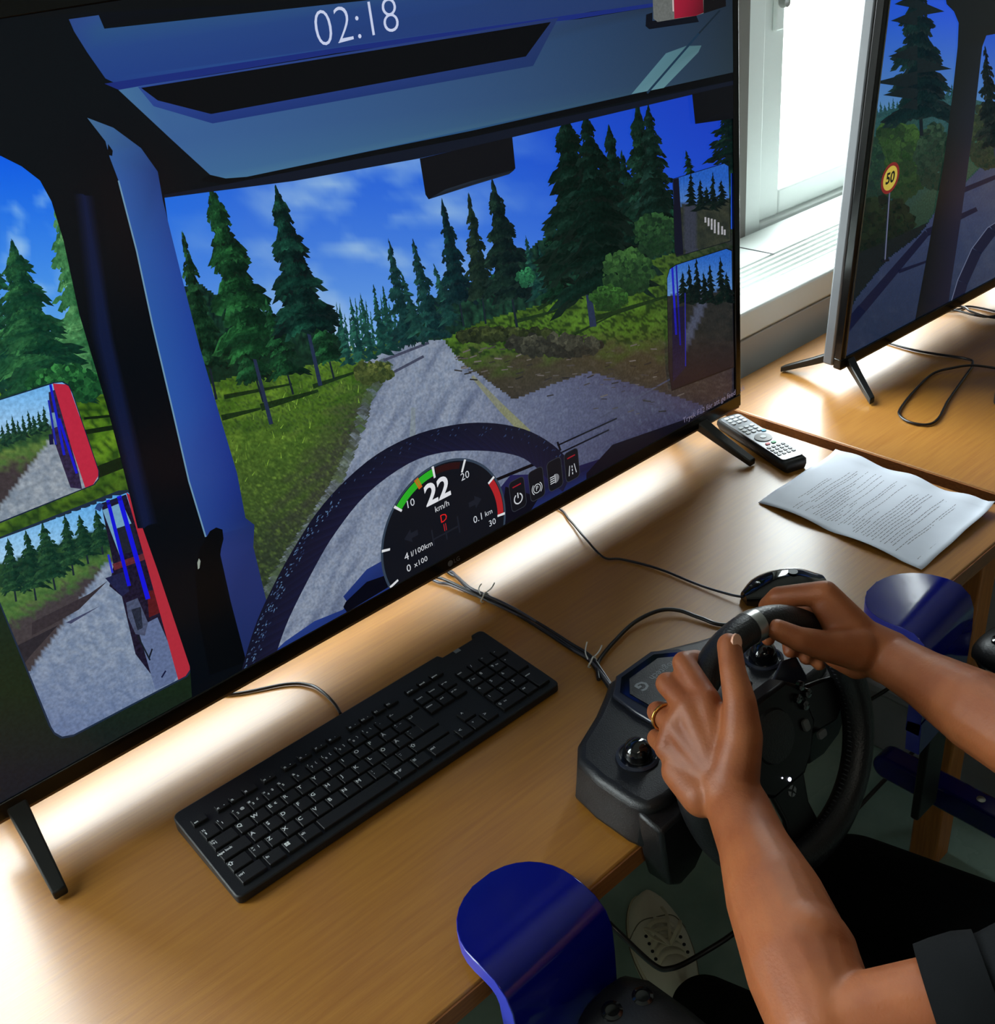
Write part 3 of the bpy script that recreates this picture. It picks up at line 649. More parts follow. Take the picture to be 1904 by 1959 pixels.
pc.layer(); mline(m4, (1284, 505), (1292, 640), 4, (30, 30, 190)); mline(m4, (1292, 505), (1300, 660), 3, (26, 26, 150)); mp(m4, [(1284, 590), (1306, 585), (1312, 700), (1286, 730)], (22, 20, 50), .3); mline(m4, (1309, 560), (1310, 700), 2, (40, 40, 150))

# cab: pillars and roof (near black)
DK = (4, 9, 16)
pc.layer(); pc.p([(-400, -200), (1500, -300), (1500, 145), (1388, 165), (1322, 181), (980, 262), (800, 303), (560, 346), (313, 378), (322, 440), (360, 600), (400, 760), (440, 920), (490, 1110), (510, 1150), (470, 1268), (420, 1330), (366, 1335), (362, 1275), (300, 1090), (245, 935), (204, 780), (180, 700), (150, 600), (120, 460), (97, 385), (75, 345), (40, 318), (0, 298), (-400, 270)], DK)
pc.layer()
for k in range(5): pc.p([(140+k*4, 370), (178-k*4, 375), (215-k*2, 640), (300-k*4, 1000), (262+k*3, 1010), (172+k*4, 640)], mixc((6, 12, 24), (16, 28, 66), k/5)); pc.layer()
# pale inner pillar panel
pc.p([(165, 225), (215, 244), (268, 283), (300, 328), (310, 384), (345, 525), (380, 662), (415, 782), (452, 905), (468, 990), (485, 1003), (483, 1045), (508, 1148), (470, 1265), (440, 1150), (420, 1060), (425, 1020), (392, 1026), (360, 920), (330, 790), (290, 620), (260, 480), (225, 345), (208, 300), (200, 270)],
     [(70, 110, 150), (58, 98, 150), (46, 80, 140), (34, 60, 124), (36, 68, 140), (36, 70, 156), (32, 66, 156), (30, 58, 146), (28, 50, 132), (28, 46, 112), (30, 46, 104), (34, 48, 108), (34, 46, 102), (28, 42, 92), (34, 48, 104), (40, 56, 120), (34, 54, 120), (38, 66, 140), (44, 78, 156), (44, 88, 170), (44, 90, 170), (44, 90, 168), (50, 92, 164), (54, 96, 160), (60, 100, 150)])
pc.layer()
for a, b in (((225, 345), (260, 480)), ((260, 480), (290, 620)), ((290, 620), (330, 790)), ((330, 790), (360, 920)), ((360, 920), (392, 1026))): pc.line(a, b, 3, (110, 150, 180))
# grab handle
pc.layer(); pc.p([(372, 1090), (380, 1050), (400, 1015), (412, 1008), (424, 1012), (426, 1030), (418, 1062), (430, 1130), (455, 1215), (470, 1265), (400, 1290), (378, 1180)], (3, 6, 10))
pc.layer(); pc.p([(376, 1075), (379, 1067), (382, 1072), (380, 1086), (377, 1088)], (150, 160, 150)); pc.p([(205, 275), (214, 288), (213, 298), (204, 296)], (4, 8, 12))
# header panels
pc.layer(); pc.p([(130, 37), (187, 29), (198, 55), (735, -3), (1260, -70), (1420, -90), (1420, -12), (1250, 8), (1130, 22), (1050, 37), (640, 95), (225, 162), (200, 150), (165, 100), (140, 60)],
     [(44, 72, 138), (46, 80, 142), (44, 84, 136), (44, 78, 130), (40, 64, 110), (40, 60, 90), (34, 50, 80), (36, 54, 90), (38, 60, 110), (40, 66, 130), (42, 84, 146), (34, 62, 136), (34, 66, 138), (38, 72, 140), (42, 74, 140)])
pc.layer(); pc.p([(198, 160), (640, 92), (1050, 34), (1255, 5), (1255, 12), (1050, 44), (640, 102), (226, 172)], (26, 44, 124))
pc.layer(); pc.p([(225, 172), (275, 163), (1050, 42), (1110, 36), (1255, 12), (1420, -14), (1420, 134), (1210, 180), (900, 250), (700, 290), (470, 338), (430, 341), (400, 334), (330, 270)],
     [(70, 116, 160), (62, 104, 156), (44, 70, 118), (42, 64, 100), (36, 52, 74), (30, 42, 54), (38, 52, 62), (46, 72, 94), (40, 80, 124), (44, 90, 140), (70, 116, 156), (70, 116, 156), (64, 108, 156), (60, 100, 156)])
pc.layer(); pc.p([(262, 166), (1066, 34), (1018, 126), (405, 236), (292, 203)], [(44, 74, 150), (36, 54, 104), (30, 52, 104), (30, 54, 126), (40, 66, 144)])
pc.layer(); pc.p([(268, 168), (1052, 42), (1004, 108), (402, 218), (300, 192)], (3, 4, 10))
pc.layer(); pc.p([(-400, -200), (-400, 18), (128, 34), (187, 26), (198, 50), (560, 14), (735, -8), (760, -200)], [(8, 8, 8), (12, 14, 12), (5, 8, 14), (4, 8, 20), (4, 6, 14), (4, 6, 14), (4, 6, 10), (4, 6, 10)])
# lower edge of the header
pc.layer(); pc.p([(400, 334), (430, 341), (470, 338), (900, 250), (1210, 180), (1420, 134), (1420, 150), (1210, 190), (900, 262), (560, 330), (430, 352), (380, 345)], (2, 3, 8)); 
pc.layer(); pc.p([(430, 352), (900, 262), (1420, 150), (1420, 158), (1322, 181), (980, 262), (800, 303), (560, 346), (313, 378), (312, 372)], (14, 20, 36))
# patch of light on the header, strap, hanging mirror, small vent
pc.layer(); pc.p([(1206, 180), (1272, 102), (1310, 88), (1340, 87), (1334, 100), (1268, 168)], [(92, 136, 150), (84, 126, 140), (72, 108, 120), (76, 112, 120), (84, 120, 130), (96, 140, 150)])
pc.layer(); pc.line((1236, 178), (1335, 64), 4, (26, 52, 76)); pc.line((1335, 64), (1375, 20), 3, (22, 36, 50))
pc.p([(1234, 28), (1246, 24), (1246, 40), (1330, 30), (1335, 42), (1240, 56), (1233, 50)], (8, 12, 24))
pc.layer(); pc.p([(1246, -20), (1384, -40), (1386, 12), (1330, 30), (1256, 42), (1248, 36)], (104, 108, 106), .15); pc.layer(); pc.p([(1287, -20), (1342, -30), (1344, 24), (1330, 30), (1288, 36)], [(168, 30, 56), (120, 20, 40), (90, 14, 30), (130, 20, 44), (160, 26, 54)]); pc.p([(1344, -30), (1384, -40), (1387, 12), (1344, 26)], (14, 12, 16)); pc.line((1286, 22), (1285, -10), 2.5, (210, 190, 190))
# sensor boxes at the top of the windscreen
pc.layer(); pc.p([(801, 303), (978, 262), (984, 322), (972, 332), (818, 381), (812, 372)], (11, 11, 18)); pc.layer(); pc.p([(818, 380), (850, 362), (900, 346), (983, 324), (972, 333), (870, 364)], [(20, 26, 38), (34, 44, 58), (34, 42, 52), (20, 24, 34), (30, 36, 46), (34, 42, 54)])
pc.p([(1322, 180), (1420, 158), (1420, 224), (1328, 237)], (8, 9, 16)); pc.p([(1328, 237), (1420, 222), (1420, 212), (1370, 218)], (20, 22, 26))
# dashboard
pc.layer(); pc.p([(440, 1320), (545, 1225), (600, 1187), (655, 1165), (662, 1150), (655, 1140), (700, 1088), (740, 1066), (900, 1000), (975, 908), (1060, 905), (1200, 860), (1410, 760), (1500, 800), (1410, 850), (700, 1300)],
     [(30, 46, 116), (36, 60, 130), (36, 58, 134), (32, 52, 120), (26, 40, 100), (30, 50, 116), (36, 56, 124), (30, 46, 104), (24, 30, 60), (34, 34, 84), (32, 30, 74), (26, 24, 56), (22, 20, 40), (16, 14, 24), (20, 18, 34), (20, 24, 60)])
pc.layer(); pc.p([(660, 1150), (700, 1112), (740, 1098), (745, 1120), (662, 1170), (655, 1160)], (5, 7, 20)); pc.p([(965, 930), (1030, 950), (1005, 990), (955, 1010)], (10, 12, 26)); pc.p([(1120, 905), (1170, 850), (1400, 770), (1420, 800), (1120, 930)], (14, 13, 26))
# steering wheel in the picture
O0_ = [(458, 1290), (480, 1215), (506, 1150), (556, 1055), (618, 962), (700, 882), (780, 836), (860, 813), (930, 808), (1000, 820), (1056, 850), (1098, 892)]
I0_ = [(528, 1245), (552, 1180), (600, 1085), (640, 1018), (700, 944), (780, 886), (850, 864), (930, 862), (990, 872), (1022, 892), (1045, 915), (1075, 940)]
O_ = [(v.x, v.y) for v in catmull([Vector((a, b, 0)) for a, b in O0_], 4)]; I_ = [(v.x, v.y) for v in catmull([Vector((a, b, 0)) for a, b in I0_], 4)]
pc.layer()
for i in range(len(O_)-1):
    pc.p([O_[i], O_[i+1], I_[i+1], I_[i]], [(20, 22, 42), (16, 18, 36), (24, 24, 48), (26, 28, 58)])
pc.layer()
for i in range(len(O_)-1):      # worn grain on the rim
    for k in range(11 if i < 16 else 2):
        t = rnd.random(); s_ = .05+rnd.random()*.4; a = Vector(O_[i]).lerp(Vector(O_[i+1]), t); b = Vector(I_[i]).lerp(Vector(I_[i+1]), t); q = a.lerp(b, s_)
        pc.line((q.x, q.y), (q.x+rnd.uniform(1, 4), q.y-rnd.uniform(2, 5)), 1.5, mixc((30, 40, 76), (96, 130, 170), rnd.random()*(1 if i < 16 else .35)))
# gauge
GX, GY, GR = .507, .053, .1056
pc.layer(); pc.arc(GX, GY, 0, GR+.0025, -30, 210, (52, 66, 84), 60)
pc.layer(); pc.arc(GX, GY, 0, GR-.001, 0, 360, (15, 19, 28), 90)
pc.layer(); pc.arc(GX, GY, GR-.0125, GR-.002, 92, 133, (44, 176, 40), 16); pc.arc(GX, GY, GR-.0125, GR-.002, -7, 26, (176, 36, 42), 14); pc.arc(GX, GY, GR-.016, GR, 106, 110, (196, 96, 30), 2); pc.arc(GX, GY, GR-.0125, GR-.003, 66, 90, (44, 18, 20), 10)
pc.layer()
for a_, ln in ((133, .014), (92, .016), (62, .017), (27, .012), (-8, .013), (166, .012), (197, .014)):
    pc.arc(GX, GY, GR-ln, GR+.001, a_-1.0, a_+1.0, (225, 228, 232), 1)
pc.text('22', .5045, .1215, .043, (232, 234, 240), bold=.0011); pc.text('km/h', .508, .0975, .0125, (214, 216, 222)); pc.text('D', .5075, .0795, .017, (226, 34, 34)); pc.layer(); pc.puv([(.5055, .071), (.5095, .071), (.5095, .060), (.5055, .060)], (220, 30, 36))
pc.text('10', .459, .124, .0155, (208, 212, 220)); pc.text('20', .553, .124, .0155, (208, 212, 220)); pc.text('0.1', .565, .0525, .0155, (208, 212, 220)); pc.text('km', .584, .0525, .0115, (208, 212, 220)); pc.text('30', .588, .0345, .0135, (208, 212, 220))
pc.text('4', .439, .0525, .0155, (214, 216, 222)); pc.text('l/100km', .4645, .0525, .0115, (214, 216, 222)); pc.text('0', .439, .0345, .0155, (214, 216, 222)); pc.text('x100', .4595, .0345, .0115, (214, 216, 222))
pc.layer(); dk = (27, 31, 42)
for sx_, cx_ in ((-1, .452), (1, .563)): pc.puv([(cx_+sx_*.012, .079), (cx_, .089), (cx_, .083), (cx_-sx_*.011, .083), (cx_-sx_*.011, .075), (cx_, .075), (cx_, .069)], dk)
for a_ in ((.485, .066), (.5075, .066), (.53, .066)): pc.puv([(a_[0]-.0012, a_[1]-.02), (a_[0]+.0012, a_[1]-.02), (a_[0]+.0012, a_[1]+.006), (a_[0]-.0012, a_[1]+.006)], dk)
pc.puv([(.485, .058), (.53, .058), (.53, .0555), (.485, .0555)], dk)
# dash buttons
for k, (u_, nm) in enumerate(((.640, 'power'), (.677, 'park'), (.714, 'lamp'), (.749, 'lane'))):
    pc.layer(); pc.puv([(q[0], q[1]) for q in rrect(.0295, .049, .007, 5, u_, .0565)], (50, 54, 64)); pc.layer(); pc.puv([(q[0], q[1]) for q in rrect(.0275, .047, .0062, 5, u_, .0565)], (17, 19, 27)); pc.layer()
    if nm in ('power', 'lane'): pc.puv([(u_-.008, .0715), (u_+.008, .0715), (u_+.008, .0695), (u_-.008, .0695)], (150, 24, 40))
    wc = (205, 208, 214); y_ = .0495
    if nm == 'power': pc.arc(u_, y_, .0066, .0086, 118, 422, wc, 24); pc.puv([(u_-.001, y_+.0095), (u_+.001, y_+.0095), (u_+.001, y_+.001), (u_-.001, y_+.001)], wc)
    if nm == 'park':
        pc.arc(u_, y_, .0062, .0074, 0, 360, wc, 24); pc.arc(u_, y_, .0092, .0104, -50, 50, wc, 10); pc.arc(u_, y_, .0092, .0104, 130, 230, wc, 10); pc.text('P', u_, y_, .0105, wc)
    if nm == 'lamp':
        pc.arc(u_+.0005, y_, 0, .0072, -90, 90, (120, 122, 128), 12)
        for q in (-.005, -.0017, .0017, .005): pc.puv([(u_-.0105, y_+q-.0007), (u_-.0015, y_+q-.0007), (u_-.0015, y_+q+.0007), (u_-.0105, y_+q+.0007)], wc)
        pc.puv([(u_-.001, y_-.0072), (u_+.0002, y_-.0072), (u_+.0002, y_+.0072), (u_-.001, y_+.0072)], wc)
    if nm == 'lane':
        for sg_ in (-1, 1): pc.puv([(u_+sg_*.0085, y_-.008), (u_+sg_*.0070, y_-.008), (u_+sg_*.0040, y_+.008), (u_+sg_*.0052, y_+.008)], wc)
        for q in (-.0065, -.001, .0045): pc.puv([(u_-.0009, y_+q-.0016), (u_+.0009, y_+q-.0016), (u_+.0009, y_+q+.002), (u_-.0009, y_+q+.002)], wc)
pc.text('02:18', .5005, .6905, .0505, (206, 216, 246), bold=-.0009); 
pc.text('Tryck F12 för att ge feedback', 1.0, .0295, .0135, (118, 112, 138), 'LEFT')

def television(label, o, R, u0, u1, h, bez, rect, logo, pic, feet, matname, sidemat):
    t = thing('television', label, 'television'); t.matrix_world = TVmat(o, R)
    dpt = .034
    # front frame: outer rectangle with the display opening
    a, b, c_, d_ = rect
    fm = MB()
    fm.box((u0, 0, -.012), (u1, b, .003)).box((u0, d_, -.012), (u1, h, .003)).box((u0, b, -.012), (a, d_, .003)).box((c_, b, -.012), (u1, d_, .003))
    fm.build('bezel', M['tvblack'], t, bevel=.0015)
    MB().box((a, b, -.010), (c_, d_, -.0026)).build('display_panel', M['tvblack'], t)
    MB().box((u0-.001, .002, -dpt), (u1+.001, h-.002, -.0125)).build('back_housing', [sidemat], t, bevel=.004)
    MB().box((u0+.12, .03, -dpt-.035), (u1-.12, h*.62, -dpt)).build('electronics_housing', M['tvback'], t, bevel=.012)
    MB().box((u0+.004, -.0025, -.012), (u1-.004, 0, .0022)).build('trim_strip', M['bronze'], t)
    p_ = pic.build(t, matname); p_.location = (0, 0, -.0022)
    if logo:
        lg = MB(); vs, fs = text_mesh('LG', .0095, 'LEFT'); lg.add([(logo[0]+.006+v.x, logo[1]+v.y, .0034) for v in vs], fs)
        k = 20; lg.add([(logo[0]+.0045*math.cos(2*PI*i/k), logo[1]+.0045*math.sin(2*PI*i/k), .0034) for i in range(k)], [list(range(k))]); lg.build('logo', mat('logo_grey', (104, 104, 108), .4), t)
    if not logo: MB().box((rect[0]-.0032, rect[1], .0026), (rect[0]-.0006, rect[3], .0042)).build('reflection_strip', M['silver'], t)  # silver strip stands in for the white reflection along the bezel
    inv = t.matrix_world.inverted()
    for (jx, front, back) in feet:
        f = bpy.data.objects.new('stand_foot', None)
        j = t.matrix_world @ Vector((jx, .004, -.018))
        m = MB()
        for toe in (front, back):
            P0, P1 = j, Vector((toe[0], toe[1], 0)); dirn = (P1-P0); side = Vector((1, 0, 0)); 
            ring = []
            for (pt, w, th) in ((P0+Vector((0, 0, .012)), .026, .020), (P0.lerp(P1, .08), .023, .018), (P0.lerp(P1, .5), .0185, .014), (P1+Vector((0, 0, .001)), .0150, .011)):
                yd = Vector((0, 1 if toe is back else -1, 0)); fr_ = Vector((0, 0, 1))
                ring.append([pt+side*w*.5*sx1+fr_*q for sx1, q in ((-1, 0), (1, 0), (1, th), (-1, th))])
            # flat underside where the toe meets the desk
            m.loft([[inv @ v for v in r] for r in ring])
        m.build('stand_foot', M['foot'], t, bevel=.002)
    return t
television('large television nearest the camera showing a truck cab, clock 02:18 and forest road', tv_o, TVR, -.132, 1.1505, .768, .02, (-.118, .021, 1.137, .746), (.5055, .009), pc,
           [(1.046, (1.064, .392), (1.070, .60)), (-.098, (-.106, .386), (-.106, .60))], 'driving_game_picture', M['tvback'])

# ---- second television
bl = onz(1604, 707, .037); br = onz(1904, 546, .037)
ex2 = (br-bl).normalized(); tl = None
# leaning slightly: the top left corner in view lies on this line of sight
d_ = ray(1660, 0); tt = (bl.y-.030-CAM.y)/d_.y; topv = CAM+d_*tt
ey2 = (topv-bl); ey2 = (ey2-ex2*ey2.dot(ex2)).normalized()
R2 = Matrix((ex2, ey2, ex2.cross(ey2))).transposed()
pd = Pic(bl, ex2, ey2, (.014, .019, 1.26, .735))
pd.p([(1400, -400), (3200, -400), (3200, 1500), (1400, 1500)], (18, 24, 38))
def sky2(x, y): return mixc(mixc((26, 84, 206), (40, 86, 220), (x-1650)/200), (84, 132, 180), (y-20)/190)
pd.layer(); pd.grid([(1630, -60), (1990, -60), (1990, 260), (1630, 260)], 12, sky2)
pd.layer(); pd.p([(1640, 226), (1700, 212), (1760, 196), (1830, 180), (1900, 200), (1990, 180), (1990, 500), (1630, 500)], [(40, 80, 86), (40, 80, 80), (36, 70, 66), (44, 84, 90), (50, 84, 80), (60, 90, 70), (30, 50, 36), (20, 44, 40)], .3)
for k in range(26): conifer(pd, (1648+k*8, 232-k*2), (1647+k*8, 214-k*2.2-4*(k % 3)), 7, (30, 66, 72), (44, 86, 86), 10, 500+k, 0, start=0)
blob(pd, 1720, 310, 60, 70, (22, 44, 30), (52, 84, 40), 21, 150); blob(pd, 1650, 330, 40, 80, (16, 38, 36), (40, 74, 50), 22, 110); blob(pd, 1790, 300, 34, 60, (20, 40, 34), (44, 70, 52), 23, 80); blob(pd, 1680, 440, 70, 60, (12, 24, 22), (26, 42, 28), 24, 110)
pd.layer(); pd.p([(1600, 500), (1680, 470), (1790, 420), (1800, 440), (1700, 540), (1590, 660), (1580, 560)], (16, 26, 30), .3)
pd.layer(); pd.p([(1885, 60), (3300, -900), (3300, 0), (1885, 250)], [(30, 80, 200), (40, 90, 200), (120, 160, 210), (90, 136, 180)])
pd.layer(); pd.p([(1885, 235), (3300, -100), (3300, 60), (1885, 330)], (26, 48, 36), .35)
for k in range(22): conifer(pd, (1960+k*40, 262-k*7), (1955+k*40, 120-k*16-(k % 4)*14), 26+k, (8, 22, 24), (26, 56, 44), 40, 560+k, 0, start=0)
pd.layer(); pd.p([(1885, 310), (3300, 20), (3300, 160), (1885, 400)], (52, 70, 40), .3); pd.layer(); pd.p([(1885, 380), (3300, 120), (3300, 420), (1885, 640)], (58, 66, 88), .2)
def road2(x, y):
    n = fb(x*1.5, y*1.5, 30, 3); c = mixc((48, 60, 92), (34, 46, 70), (y-420)/200); return mixc(c, (72, 78, 96), max(0, (x-1800)/200)*.8+n*.25)
pd.layer(); pd.grid([(1560, 700), (1640, 570), (1700, 495), (1760, 450), (1795, 400), (1900, 300), (2000, 240), (2000, 620), (1600, 760)], 3, road2, .12)
pd.layer()
for a, b, w in (((1600, 650), (1775, 445), 20), ((1775, 445), (1870, 400), 14), ((1830, 370), (2000, 300), 10), ((1650, 590), (1560, 700), 18), ((1720, 520), (1775, 500), 7)): pd.line(a, b, w, (15, 22, 48), .1, w*.6)
blob(pd, 1890, 260, 34, 60, (24, 40, 34), (66, 76, 46), 25, 90)
conifer(pd, (1905, 300), (1885, 90), 34, (8, 18, 22), (22, 36, 34), 60, 540, 3)
conifer(pd, (1764, 260), (1752, -70), 66, (7, 22, 28), (22, 52, 48), 150, 541, 7, (8, 20, 30), start=.12, sparse=.75)
pd.layer()
for e, w in (((1672, 158), 12), ((1690, 182), 9), ((1700, 108), 8), ((1822, 132), 8), ((1705, 40), 9), ((1712, 8), 9), ((1808, 22), 9), ((1724, 206), 4)):
    cx_ = 1756; pd.p([(cx_, e[1]-22), (e[0], e[1]), (cx_, e[1]+w)], (8, 24, 30), .3)
# cab pillar and roof in the second picture
pd.layer(); pd.p([(1800, -60), (1812, 8), (1826, 22), (1835, 44), (1833, 90), (1822, 190), (1805, 320), (1778, 470), (1752, 610), (1735, 720), (1800, 720), (1818, 560), (1842, 400), (1862, 250), (1880, 90), (1888, 68), (1990, 50), (1990, -60)],
     [(12, 18, 22)]*9+[(20, 22, 36)]*2+[(26, 28, 46), (28, 30, 50), (22, 26, 40), (16, 22, 28), (14, 18, 20), (14, 18, 20), (12, 16, 18)])
pd.layer(); P_ = [(1825, 600), (1843, 540), (1870, 480), (1900, 440), (1960, 400)]
for a, b in zip(P_, P_[1:]): pd.line(a, b, 20, (20, 26, 50)); 
pd.layer()
for a, b in zip(P_, P_[1:]): pd.line((a[0]-10, a[1]-4), (b[0]-10, b[1]-4), 1.6, (96, 104, 130))
pd.p([(1700, 660), (1904, 560), (2000, 480), (2000, 620), (1650, 760)], (16, 16, 26))
# road sign 50
su, sv = pd.uv((1704, 341)); pd.layer(); pd.line((1703, 366), (1694, 498), 2.2, (96, 102, 130)); pd.line((1688, 500), (1702, 497), 5, (16, 20, 30)); pd.layer(); pd.arc(su, sv, 0, .0262, 0, 360, (124, 34, 36), 28); pd.layer(); pd.arc(su, sv, 0, .0205, 0, 360, (196, 176, 72), 28); pd.text('50', su, sv, .026, (20, 24, 22), bold=.0008)
television('second television on the right-hand desk showing a 50 road sign and tall spruce', bl, R2, 0.0, 1.275, .755, .02, (.014, .019, 1.26, .735), None, pd,
           [(.045, (1.372, .366), (1.398, .572)), (1.15, (2.50, .36), (2.50, .57))], 'second_game_picture', M['tvgrey'])

# ------------------------------------------------------------------ keyboard
KX, KY, KT = .068, .3165, -.0134; P = .01905
kb = thing('keyboard', 'black slim keyboard with white letters lying in front of the large television', 'keyboard', (KX, KY, 0), Matrix.Rotation(KT, 3, 'Z'))
def arcpts(cx, cy, r, a0, a1, n=5): return [(cx+r*math.cos(math.radians(a0+(a1-a0)*i/n)), cy+r*math.sin(math.radians(a0+(a1-a0)*i/n))) for i in range(n+1)]
ol = arcpts(-2.30+.3, 3.60-.45, .45, 180, 90)+[(17.05, 3.60), (17.2, 3.22), (19.85, 3.22), (20.0, 3.60)]+arcpts(20.95-.45, 3.60-.4, .4, 90, 0)+arcpts(20.95-.35, -4.12+.35, .35, 0, -90)+arcpts(-2.45+.3, -4.12+.35, .35, 270, 180)
olm = [(x*P, y*P) for x, y in ol]
n_ = len(olm)
def kz(y): return .0105+(y/P+4.1)*.00105       # the deck rises towards the back
vb = [(x, y, .0008) for x, y in olm]+[(x, y, kz(y)+.001) for x, y in olm]
bb = MB(); bb.add(vb, [list(range(n_))[::-1], list(range(n_, 2*n_))]+[(i, (i+1) % n_, n_+(i+1) % n_, n_+i) for i in range(n_)])
bb.build('keyboard_body', M['kb'], kb, bevel=.0016)
MB().box((18.05*P, 3.05*P-.004, kz(3.05*P)+.0008), (18.5*P, 3.05*P+.002, kz(3.05*P)+.0014)).build('indicator_print', M['greyprint'], kb)
CX, CY = .26, -.16
def key(x, y, w=1.0, h=1.0, leg=(), small=False):
    # x, y = legend column/row in key units; the cap extends w to the right
    kw, kh = (w-.09)*P, (h-.10)*P; cx, cy = (x+CX+(w-1)/2)*P, (y+CY-(h-1)/2)*P; zt = kz(cy)+.0045
    b, s_ = .0012, .5
    m = MB(); z0 = kz(cy)+.0004
    r0 = [(cx-kw/2, cy-kh/2, z0), (cx+kw/2, cy-kh/2, z0), (cx+kw/2, cy+kh/2, z0), (cx-kw/2, cy+kh/2, z0)]
    t_ = .0009
    r1 = [(cx-kw/2+t_*.4, cy-kh/2+t_*.4, zt-.0007), (cx+kw/2-t_*.4, cy-kh/2+t_*.4, zt-.0007), (cx+kw/2-t_*.4, cy+kh/2-t_*.4, zt-.0007), (cx-kw/2+t_*.4, cy+kh/2-t_*.4, zt-.0007)]
    r2 = [(cx-kw/2+t_, cy-kh/2+t_, zt), (cx+kw/2-t_, cy-kh/2+t_, zt), (cx+kw/2-t_, cy+kh/2-t_, zt), (cx-kw/2+t_, cy+kh/2-t_, zt)]
    m.loft([r0, r1, r2]); k = m.build('key', M['key'], kb)
    if leg:
        lm = MB()
        for (txt, lx, ly, sz) in leg:
            vs, fs = text_mesh(txt, sz, 'CENTER', .00012); lm.add([(x*P+lx+v.x, y*P+ly+v.y, zt+.00012) for v in vs], fs)
        lm.build('legend', M['legend'], k)
    return k
S1, S2, S3 = .0072, .0047, .0036
for i, c in enumerate('QWERTYUIOPÅ'): key(i, 0, leg=[(c, 0, 0, S1)]+([('€', .0065, -.0005, S2)] if c == 'E' else []))
key(11, 0, leg=[('^', 0, .002, S2), ('¨', 0, -.002, S2), ('~', .006, .001, S2)])
for i, c in enumerate('ASDFGHJKLÖÄ'): key(i+.25, -1, leg=[(c, 0, 0, S1)])
key(11.25, -1, leg=[('*', 0, .002, S2), ("'", 0, -.003, S2)])
for i, c in enumerate('ZXCVBNM'): key(i+.75, -2, leg=[(c, 0, 0, S1)])
for i, (a, b) in enumerate(((';', ','), (':', '.'), ('_', '-'))): key(i+7.75, -2, leg=[(a, 0, .002, S2), (b, 0, -.002, S2)])
nums = [('!', '1', ''), ('"', '2', '@'), ('#', '3', '£'), ('¤', '4', '$'), ('%', '5', ''), ('&', '6', ''), ('/', '7', '{'), ('(', '8', '['), (')', '9', ']'), ('=', '0', '}'), ('?', '+', '\\'), ('`', '´', '')]
for i, (a, b, c) in enumerate(nums): key(i-.65, 1, leg=[(a, -.0015, .0025, S2), (b, .001, -.0028, S2)]+([(c, .0075, 0, S2)] if c else []))
key(-1.65, 1, leg=[('½', 0, .002, S2), ('§', 0, -.003, S2)])
key(11.35, 1, 2.0, leg=[('←', 0, 0, S1)])
key(-1.65, 0, 1.6, leg=[('|←', 0, .0015, S2), ('→|', 0, -.002, S2)])
key(-1.65, -1, 1.85, leg=[('caps lock', .003, 0, S2)])
key(-1.65, -2, 1.3, leg=[('⇧', -.0005, 0, S1), ])
key(-.28, -2, leg=[('>', 0, .002, S2), ('<', 0, -.002, S2), ('|', .006, 0, S2)])
key(10.75, -2, 2.6, leg=[('⇧', 0, 0, S1)])
key(12.1, 0, 1.25, 2.0, leg=[('↵', 0, 0, S1)])
key(-1.65, -3, 1.6, leg=[('ctrl', .001, 0, S2)]); key(.02, -3, 1.15, leg=[('fn', 0, 0, S2)]); 
wk = key(1.22, -3, 1.05)
lm = MB()
for (dx, dy) in ((-.0022, .0002), (.0006, .0002), (-.0022, -.0026), (.0006, -.0026)): lm.box((1.25*P+dx, -3*P+dy, kz(-3.1*P)+.0045), (1.25*P+dx+.0024, -3*P+dy+.0024, kz(-3.1*P)+.0047))
lm.build('legend', M['legend'], wk)
key(2.3, -3, 1.15, leg=[('alt', 0, 0, S2)]); key(3.5, -3, 5.2); key(8.8, -3, 1.25, leg=[('alt gr', .001, 0, S2)]); key(10.1, -3, 1.15, leg=[('≡', 0, 0, S1)]); key(11.4, -3, 1.95, leg=[('ctrl', .001, 0, S2)])
key(-1.7, 2, 1.0, .62, leg=[('esc', .0005, -.001, S3)])
fx = [.05, .95, 1.85, 3.1, 4.5, 5.6, 6.7, 7.7, 9.2, 10.15, 11.15, 12.1]
for i, x in enumerate(fx): key(x-.25, 2, .92, .62, leg=[('f%d' % (i+1), -.001, -.001, S3)]+([('•', .006, -.001, S3)] if i in (0, 3, 4, 5, 6, 7, 8, 9) else []))
for i, t_ in enumerate(('prt sc', 'scroll', 'pause')): key(13.45+i, 2, 1.0, .62, leg=[(t_, .001, -.001, S3)])
for i, t_ in enumerate(('insert', 'home', 'pg up')): key(13.45+i, 1, leg=[(t_, .002, 0, S3)])
for i, t_ in enumerate(('delete', 'end', 'pg dn')): key(13.45+i, 0, leg=[(t_, .002, 0, S3)])
key(13.5, -3, leg=[('<', .002, 0, S1)]); key(14.5, -2, leg=[('^', .002, 0, S1)]); key(14.5, -3, leg=[('v', .002, 0, S2)]); key(15.5, -3, leg=[('>', .002, 0, S1)])
npd = [(16.85, 1, 'num'), (17.85, 1, '/'), (18.85, 1, '*'), (19.85, 1, '-'), (16.85, 0, '7'), (17.85, 0, '8'), (18.85, 0, '9'), (16.85, -1, '4'), (17.85, -1, '5'), (18.85, -1, '6'), (16.85, -2, '1'), (17.85, -2, '2'), (18.85, -2, '3'), (18.85, -3, 'del')]
for x, y, c in npd: key(x, y, leg=[(c, 0, 0, S1*.85 if len(c) == 1 else S3)]+([('ho', .006, -.001, S3)] if c in '79' else []))
